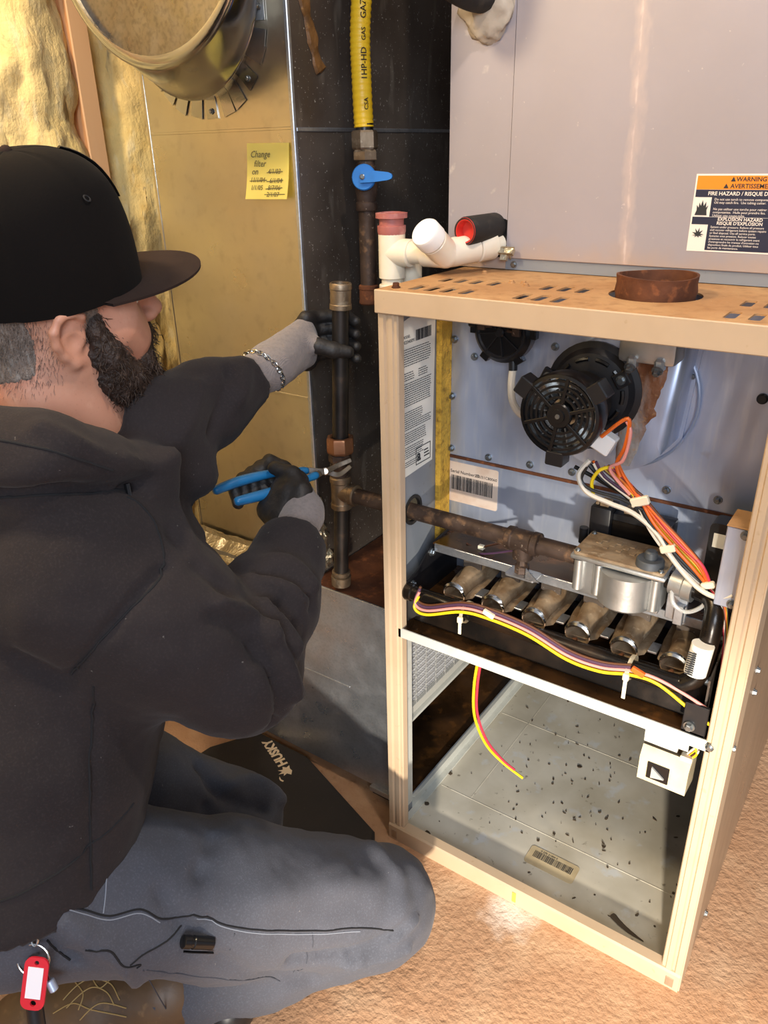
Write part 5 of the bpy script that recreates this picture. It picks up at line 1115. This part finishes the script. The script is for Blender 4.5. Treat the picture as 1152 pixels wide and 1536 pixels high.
# ---------------------------------------------------------------- trousers
def s_trous(P):
    b = s_ell(P, pel+Vector((.0, .0, -.005)), (.165, .155, .115)); b = smin(b, s_cap(P, hipR+Vector((-.04, -.02, .0)), hipL, .108), .05)
    b = smin(b, chain(P, [hipR, hipR.lerp(knR, .5), knR], [.104, .100, .088], .03), .04)
    b = smin(b, chain(P, [knR, knR.lerp(anR, .5), knR.lerp(anR, .93)], [.086, .078, .066], .02), .012)
    b = smin(b, chain(P, [hipL, hipL.lerp(knL, .5), knL], [.115, .100, .080], .03), .03)
    b = smin(b, chain(P, [knL, anL], [.078, .052], .02), .014)
    n = npv((anR-knR).normalized()); pl = (P-npv(knR.lerp(anR, .97)))@n; nr = np.linalg.norm(P-npv(anR), axis=1)-.13
    b = np.where(nr < 0, smax(b, pl, .006), b)
    return smax(b, .024-P[:, 2], .010)
me = sdf_mesh('trousers', s_trous, (-.62, -.86, -.01), (.26, .06, .55), .0075, lambda v, n: .0045*vfbm(v, 11, 3)+.0014*vfbm(v, 42, 2))
me = folds(me, [([(600, 1395), (560, 1420), (510, 1435), (440, 1442)], -.010, .010), ([(620, 1380), (585, 1412), (540, 1432)], .007, .008), ([(610, 1420), (560, 1438), (520, 1446)], .007, .008), ([(240, 1340), (285, 1400), (310, 1390)], -.005, .010), ([(100, 1380), (150, 1420), (190, 1440)], .006, .014), ([(60, 1400), (85, 1430), (110, 1440)], -.008, .010), ([(310, 1210), (315, 1260), (300, 1310)], -.006, .012),
   ([(330, 1215), (430, 1225), (520, 1245)], .005, .014), ([(560, 1270), (600, 1330), (595, 1390)], .005, .016), ([(190, 1455), (200, 1490), (235, 1512)], .005, .008), ([(330, 1440), (400, 1465), (470, 1470)], -.006, .012), ([(340, 1180), (380, 1170), (420, 1200)], .008, .014), ([(300, 1150), (330, 1190), (400, 1215)], -.008, .012), ([(400, 1350), (480, 1330), (560, 1330)], .004, .02)])
tbv = bvh_of(me); tr_ = obj('trousers', me, 'trousers', per, label='dark grey work trousers with cargo pocket')
for pl, m_ in (([(95, 1358), (130, 1366), (165, 1374), (210, 1364), (240, 1378), (265, 1376), (290, 1372)], 'crease'), ([(290, 1372), (340, 1388), (400, 1396), (470, 1396), (540, 1392), (590, 1396)], 'crease'), ([(295, 1378), (345, 1393), (400, 1401), (470, 1401), (540, 1397)], 'thread_light'), ([(100, 1364), (130, 1372), (165, 1380), (210, 1370), (240, 1384)], 'thread_light'), ([(468, 1400), (460, 1430), (440, 1458)], 'thread'), ([(160, 1310), (158, 1345), (155, 1370)], 'thread_light'),
   ([(128, 1425), (165, 1427), (185, 1449), (210, 1447), (205, 1452)], 'crease'), ([(195, 1448), (240, 1418), (272, 1388)], 'crease'), ([(215, 1455), (220, 1490), (250, 1515)], 'thread'), ([(345, 1425), (352, 1400)], 'thread'), ([(70, 1410), (85, 1425), (105, 1440)], 'crease'), ([(220, 1455), (280, 1462), (350, 1470), (420, 1472)], 'thread')):
    seam('seam', tbv, pl, .0012 if m_ == 'crease' else .0008, m_, tr_, .2)

# ---------------------------------------------------------------- cap
def crown_pt(th, t):
    # t 0..1 from the rim to the button
    c, s = math.cos(th), math.sin(th); front = max(0, c)
    rx = .108; ry = .088; zt = .180; zb = .031+.006*front
    a = t*math.pi/2; e = 2.7
    rr_ = max(0., math.cos(a))**(2/e); zz = max(0., math.sin(a))**(2/e)
    rr_ *= (1+.03*front*math.sin(math.pi*t)); x = -.004+rx*c*rr_-.006*t; y = ry*s*rr_
    return hl(x, y, zb+(zt-zb)*zz+.006*front*t*(1-t)*4)
bm = NB(); NT, NS = 22, 72; V = []
for j in range(NT):
    row = []
    for i in range(NS):
        th = 2*math.pi*i/NS; p = crown_pt(th, j/(NT-1)*.985); k = abs(((th/(2*math.pi)*6) % 1)-.5)*2; p += (p-hl(0, 0, .05)).normalized()*(-.0016*max(0, (k-.93)/.07)+.0018*fbm(p, 14, 2)*(1-j/NT))
        row.append(bm.verts.new(p))
    V.append(row)
for j in range(NT-1):
    for i in range(NS): bm.faces.new((V[j][i], V[j][(i+1) % NS], V[j+1][(i+1) % NS], V[j+1][i]))
bm.faces.new(V[-1]); 
cap_ = obj('cap', bm, 'cap', per, smooth=True, label='black flat brimmed baseball cap')
def brim_pt(s, t):     # s -1..1 across, t 0..1 outwards
    th = s*1.16; x0 = -.004+.107*math.cos(th); y0 = .089*math.sin(th); w = (1-abs(s)**2.6)**.5
    x1 = x0+.078*w; y1 = y0*(1+.06*t); x = x0-.006+(x1-x0+.006)*t; return x, y0*(1-t)+y1*t, .0345-.010*(y0/.089)**2*t+.006*t
bm = NB(); up_ = []; dn_ = []
for j in range(9):
    r1 = []; r2 = []
    for i in range(37):
        s = -1+2*i/36; x, y, z = brim_pt(s*.999, j/8); r1.append(bm.verts.new(hl(x, y, z+.0018))); r2.append(bm.verts.new(hl(x, y, z-.0012)))
    up_.append(r1); dn_.append(r2)
for j in range(8):
    for i in range(36): bm.faces.new((up_[j][i], up_[j][i+1], up_[j+1][i+1], up_[j+1][i])); bm.faces.new((dn_[j][i], dn_[j+1][i], dn_[j+1][i+1], dn_[j][i+1]))
for i in range(36): bm.faces.new((up_[8][i], up_[8][i+1], dn_[8][i+1], dn_[8][i])); bm.faces.new((up_[0][i], dn_[0][i], dn_[0][i+1], up_[0][i+1]))
obj('brim', bm, 'brim', cap_, smooth=40)
bm = NB(); bmesh.ops.create_uvsphere(bm, u_segments=14, v_segments=8, radius=.007, matrix=Matrix.Translation(crown_pt(0, 1)-HFz*.002)); obj('button', bm, 'brim', cap_)
for th in (-1.0, -2.1): bm = NB(); p = crown_pt(th, .42); n = (p-hl(0, 0, .06)).normalized(); u, v, _ = frame(n); rings(bm, [(p+n*.0006, u, v, .0026, .0026), (p+n*.0014, u, v, .0034, .0034), (p+n*.0006, u, v, .0046, .0046)], 14, closed=True); obj('eyelet', bm, 'crease', cap_)
bm = NB(); pts = []
for k in range(9): pts.append(crown_pt(.05, .30+.06*k)+HFx*.0028)
tube(bm, pts, .004, 8, flat=.4); obj('front_patch', bm, 'black_satin', cap_)

# ---------------------------------------------------------------- gloves and hands
def to2(P, pts, rs, k=.006): return chain(P, pts, rs, k)
Lf = -cR.copy(); Lf.z = 0; Lf.normalize(); Rt = -Lf; AW = Vector((cF.x, cF.y, 0)).normalized(); TC = -AW
G = rp0+rd*((at_y(507, 508, PYY).z-rp0.z)/rd.z)
palmL = G+Lf*.052+TC*.006-Z3*.004
def fingL(i):
    o = .030-.0195*i; L0 = G+Z3*o
    return [L0+Lf*.052+TC*.004+Z3*.004, L0+Lf*.041+AW*.018, L0+Lf*.014+AW*.0290, L0+Rt*.013+AW*.0235-Z3*.003, L0+Rt*.024+AW*.006-Z3*.005], [.0112, .0105, .0098, .0092, .0080]
thL = [G+Lf*.060+TC*.018+Z3*.004, G+Lf*.034+TC*.028-Z3*.004, G+Lf*.010+TC*.0265-Z3*.012, G+Rt*.012+TC*.0225-Z3*.016]
def s_gloveL(P):
    b = s_cap(P, wrL-(wrL-elL).normalized()*.02, wrL.lerp(palmL, .35), .0300, .0310); b = smin(b, s_cap(P, wrL.lerp(palmL, .3), palmL+Lf*.012, .031, .029), .02)
    for o in (.026, .008, -.010, -.026): b = smin(b, s_cap(P, wrL.lerp(palmL, .55)+Z3*o*.7, palmL+Z3*o+Lf*.002, .017, .0125), .014)
    b = smin(b, s_cap(P, wrL.lerp(palmL, .6)+TC*.012, thL[0], .017, .0145), .015); return smin(b, chain(P, thL[:2], [.0145, .0125], .01), .01)
def s_fingL(P):
    d = None
    for i in range(4):
        p, r = fingL(i); e = chain(P, p, r, .004); d = e if d is None else smin(d, e, .0025)
    d = smin(d, chain(P, thL[1:], [.0132, .0120, .0095], .004), .003)
    pc_ = smin(s_cap(P, palmL+Lf*.004+AW*.010+Z3*.022, palmL+Lf*.004+AW*.010-Z3*.030, .0175), s_cap(P, palmL+Lf*.02+AW*.012-Z3*.022, wrL.lerp(palmL, .6)-Z3*.016+AW*.006, .018, .018), .012); return smin(d, pc_, .008)
m1 = sdf_mesh('glove', s_gloveL, palmL-Vector((.20, .24, .12)), palmL+Vector((.12, .12, .10)), .0032, lambda v, n: .0008*vfbm(v, 60, 2)); gl = obj('glove', m1, 'glove', per, label='grey knit work glove gripping the riser pipe')
m2 = sdf_mesh('glove_grip', s_fingL, G-Vector((.13, .13, .08)), G+Vector((.09, .10, .07)), .0024, lambda v, n: .0006*vfbm(v, 90, 2)); obj('glove_grip', m2, 'glove_black', gl, label='black coated fingers')
# right hand on the pliers
fR = (haR-wrR).normalized()
h1 = [at_d(320, 737, 1.135), at_d(362, 721, 1.160), at_d(415, 709, 1.190), at_d(462, 706, 1.215), at_d(498, 703, 1.238)]
h2 = [at_d(352, 753, 1.125), at_d(395, 742, 1.150), at_d(440, 727, 1.180), at_d(476, 712, 1.215), at_d(502, 700, 1.240)]
def fR_(i):
    x = 6-13*i
    return [at_d(446+x*.55, 728+9*i, 1.215-.006*i), at_d(420+x, 702+8*i, 1.222-.008*i), at_d(398+x, 692+9*i, 1.214-.008*i), at_d(386+x, 704+10*i, 1.200-.008*i), at_d(390+x, 728+9*i, 1.196-.008*i)], [.0125, .0115, .0110, .0105, .0092]
thR = [at_d(447, 775, 1.125), at_d(452, 738, 1.140), at_d(438, 712, 1.160), at_d(412, 702, 1.168)]
def s_gloveR(P):
    b = s_cap(P, wrR-(wrR-elR).normalized()*.05, at_d(455, 765, 1.145), .0325, .0305); return smin(b, s_cap(P, at_d(455, 775, 1.14), at_d(450, 745, 1.17), .029, .024), .01)
def s_gripR(P):
    d = chain(P, [at_d(428, 778, 1.145), at_d(440, 748, 1.158), at_d(442, 725, 1.185)], [.0280, .0290, .0225], .015)
    d = smin(d, s_cap(P, at_d(405, 765, 1.155), at_d(430, 735, 1.175), .020, .022), .015); d = smin(d, s_cap(P, at_d(415, 800, 1.118), at_d(435, 770, 1.145), .014, .024), .012)
    for i in range(4): p, r = fR_(i); e = chain(P, p, r, .004); d = smin(d, e, .003)
    return smin(d, chain(P, thR, [.0185, .0150, .0130, .0105], .006), .005)
m1 = sdf_mesh('glove', s_gloveR, haR-Vector((.12, .12, .13)), haR+Vector((.12, .14, .10)), .0032, lambda v, n: .0008*vfbm(v, 60, 2)); gr = obj('glove', m1, 'glove', per, label='grey knit glove cuff on the hand holding pliers')
m2 = sdf_mesh('glove_grip', s_gripR, haR-Vector((.16, .14, .13)), haR+Vector((.12, .14, .11)), .0024, lambda v, n: .0006*vfbm(v, 90, 2)); obj('glove_grip', m2, 'glove_black', gr, label='black coated palm and fingers')
# bracelet: twisted chain on the left wrist over the glove
ax_ = (palmL-wrL).normalized(); wc = wrL+ax_*.022; u, v, _ = frame((ax_+Vector((0, 0, .25))).normalized()); NL = 34
br_ = None
for k in range(NL):
    a = 2*math.pi*k/NL; c = wc+u*.0345*math.cos(a)+v*.0345*math.sin(a); tg = (-u*math.sin(a)+v*math.cos(a)); nr = (u*math.cos(a)+v*math.sin(a)); bm = NB(); ax2 = ax_ if k % 2 else nr
    rr_ = []
    for j in range(10):
        b2 = 2*math.pi*j/10; rr_.append(c+(tg*.0046*math.cos(b2)+(ax2*.7+nr*.3*(1 if k % 2 else 0)).normalized()*.0030*math.sin(b2)))
    tube(bm, rr_, .0011, 5, closed=True)
    o = obj('bracelet_link', bm, 'silver', per if br_ is None else per)
# ---------------------------------------------------------------- boots
def s_boot(P, a, t, r):
    d = (t-a).normalized(); b = chain(P, [a-d*.03+Z3*.006, a.lerp(t, .35), a.lerp(t, .8), t], [r*1.02, r*.98, r*.88, r*.66], .02); return smax(b, .004-P[:, 2], .006)
for a, t, r in ((anR, toeR, .058), (anL, toeL, .044)):
    if t is toeR: t = a+(t-a).normalized()*.20; t.z = .045
    me = sdf_mesh('boot', lambda P: s_boot(P, a, t, r), Vector((min(a.x, t.x), min(a.y, t.y), 0))-Vector((.12, .12, .02)), Vector((max(a.x, t.x), max(a.y, t.y), .1))+Vector((.12, .12, .08)), .005, lambda v, n: .0008*vfbm(v, 30, 2))
    bbv = bvh_of(me); bo = obj('boot', me, 'leather' if t is not toeL else 'black_plastic', per, label='brown stitched leather boot' if t is not toeL else 'dark boot tucked under the leg')
    if t is not toeL:
        for pl in ([(95, 1500), (130, 1470), (165, 1475), (180, 1500)], [(100, 1512), (135, 1482), (160, 1488), (172, 1508)], [(120, 1530), (150, 1505), (190, 1512)], [(110, 1470), (125, 1490), (118, 1515)], [(140, 1470), (150, 1482), (165, 1470)], [(80, 1520), (110, 1505), (140, 1515), (190, 1525)]): seam('stitching', bbv, pl, .0009, 'stitch', bo, .6)
        d = (t-a).normalized(); s_ = Vector((-d.y, d.x, 0)); 
        bm = NB(); prism(bm, [(-.02, -.030), (.05, -.036), (.12, -.040), (.175, -.032), (.20, 0), (.175, .032), (.12, .040), (.05, .036), (-.02, .030)], (a.x, a.y, .003), d, s_, (0, 0, .012)); obj('sole', bm, 'sole', bo)

# ================================================================ PLIERS
pli = thing('pliers', 'blue handled slip joint pliers gripping the pipe union in the gloved hand', 'pliers', (h1[0].x, h1[0].y, h1[0].z-.03))
for hh in (h1, h2):
    s = spline(hh[:4], 8); n = len(s); bm = NB(); tube(bm, s, [.0045]+[.0068+.0012*math.sin(i*.25) for i in range(n-4)]+[.0066, .006, .005], 12); obj('handle', bm, 'plier_blue', pli, smooth=True, label='blue dipped handle')
jt = at_y(527, 690, PYY-.021); jb = at_y(526, 699, PYY-.021); pv_ = at_d(488, 707, 1.232)
nrm = (CAM-pv_).normalized()
def bar(pts, w, th):
    bm = NB(); s = spline(pts, 6); L1 = []; 
    for i, p in enumerate(s):
        t = (s[min(i+1, len(s)-1)]-s[max(i-1, 0)]).normalized(); sd = t.cross(nrm).normalized(); ww = w[0]+(w[1]-w[0])*i/(len(s)-1)
        L1.append([bm.verts.new(p+sd*ww*a+nrm*th*b) for a, b in ((1, 1), (-1, 1), (-1, -1), (1, -1))])
    for i in range(len(L1)-1):
        for k in range(4): bm.faces.new((L1[i][k], L1[i][(k+1) % 4], L1[i+1][(k+1) % 4], L1[i+1][k]))
    bm.faces.new(L1[0][::-1]); bm.faces.new(L1[-1]); bmesh.ops.bevel(bm, geom=list(bm.edges), offset=.0008, segments=1, affect='EDGES'); return bm
obj('jaw', bar([h1[3], pv_+nrm*.002, at_d(505, 699, 1.245), jt], (.0055, .0035), .0032), 'plier_steel', pli)
obj('jaw', bar([h2[3], pv_-nrm*.003, at_d(508, 712, 1.247), jb], (.0055, .0035), .0032), 'plier_steel', pli)
bm = NB(); lathe(bm, pv_-nrm*.007, nrm, [(0, .006), (.012, .006), (.013, .0045)], 16); obj('pivot', bm, 'plier_steel', pli)

# ================================================================ KEYS on the belt and torch in the pocket
q = hit(tbv, 50, 1400) or (at_d(50, 1400, .9), -cF); kb = q[0]+q[1]*.012
def kp(px, py, o=.0): return at_d(px, py, (kb-CAM).dot(cF)+o)
ks = thing('key_ring', 'key ring with red plastic tag hanging from the belt', 'keys', kp(55, 1500))
kX = cR; kY = cU; kN = -cF
bm = NB(); tube(bm, [kp(55, 1378), kp(56, 1392), kp(52, 1404)], .0022, 8); tube(bm, [kp(52, 1404)+(kX*.004*math.cos(a)+kY*.011*math.sin(a)) for a in [2*math.pi*j/16 for j in range(16)]], .0014, 7, closed=True); obj('clip', bm, 'silver', ks)
bm = NB(); c = kp(50, 1440); tube(bm, [c+(kX*.0175*math.cos(a)+kY*.0175*math.sin(a)) for a in [2*math.pi*j/32 for j in range(32)]], .0011, 7, closed=True); obj('split_ring', bm, 'silver', ks)
bm = NB(); tX = (kX*.985+kY*-.12).normalized(); tY = tX.cross(kN)*-1
if tY.dot(kY) < 0: tY = -tY
c = kp(53, 1474, -.004); hw, hh_ = .0132, .029
plate(bm, rrect(-hw, -hh_, hw, hh_, .009), [circ(0, hh_-.006, .0026, 12), circ(.001, -hh_+.0075, .0034, 12)], .0025, c, tX, tY); tg_ = obj('key_tag', bm, 'tag_red', ks, label='red plastic tag')
bm = NB(); plate(bm, rect(-.0085, -.016, .0085, .0185), [], .0006, c+kN*.0027, tX, tY); obj('tag_insert', bm, 'tag_white', tg_)
bm = NB(); d0 = kp(66, 1452, .003); d1 = kp(80, 1482, .0); prism(bm, [(0, -.0022), (.026, -.0022), (.028, 0), (.026, .0022), (0, .0022)], d0, (d1-d0).normalized(), (d1-d0).normalized().cross(kN), kN*.002); obj('key', bm, 'silver', ks)
bm = NB(); cyl(bm, kp(74, 1470, .001), kp(82, 1486, .001), .005, seg=12, bev=.001); obj('key_charm', bm, 'galv_blue', ks)
bm = NB(); cyl(bm, kp(50, 1500, .006), kp(56, 1545, .006), .0095, seg=16, bev=.002); obj('fob', bm, 'black_plastic', ks)
q0 = hit(tbv, 268, 1410); q1 = hit(tbv, 318, 1414)
if q0 and q1:
    a, b_ = q0[0]+q0[1]*.008, q1[0]+q1[1]*.001
    fl_ = thing('pocket_torch', 'small black pocket torch clipped in the cargo pocket of the trousers', 'flashlight', (a.x, a.y, a.z-.02))
    d = (b_-a).normalized(); L_ = (b_-a).length
    bm = NB(); lathe(bm, a, d, [(0, .0062), (.001, .0078), (.010, .0080), (.011, .0070), (.014, .0070), (.015, .0080), (L_, .0075)], 20); obj('torch_body', bm, 'black_satin', fl_, smooth=35)
    bm = NB(); nn_ = (q0[1]+q1[1]).normalized(); dn = d.cross(nn_)
    if dn.z > 0: dn = -dn
    p0 = a+d*.006+dn*.011; box_ = tube(bm, [p0, p0+d*.012+nn_*.001, p0+d*L_*1.0], .0018, 8, flat=.6); obj('pocket_clip', bm, 'black_satin', fl_)
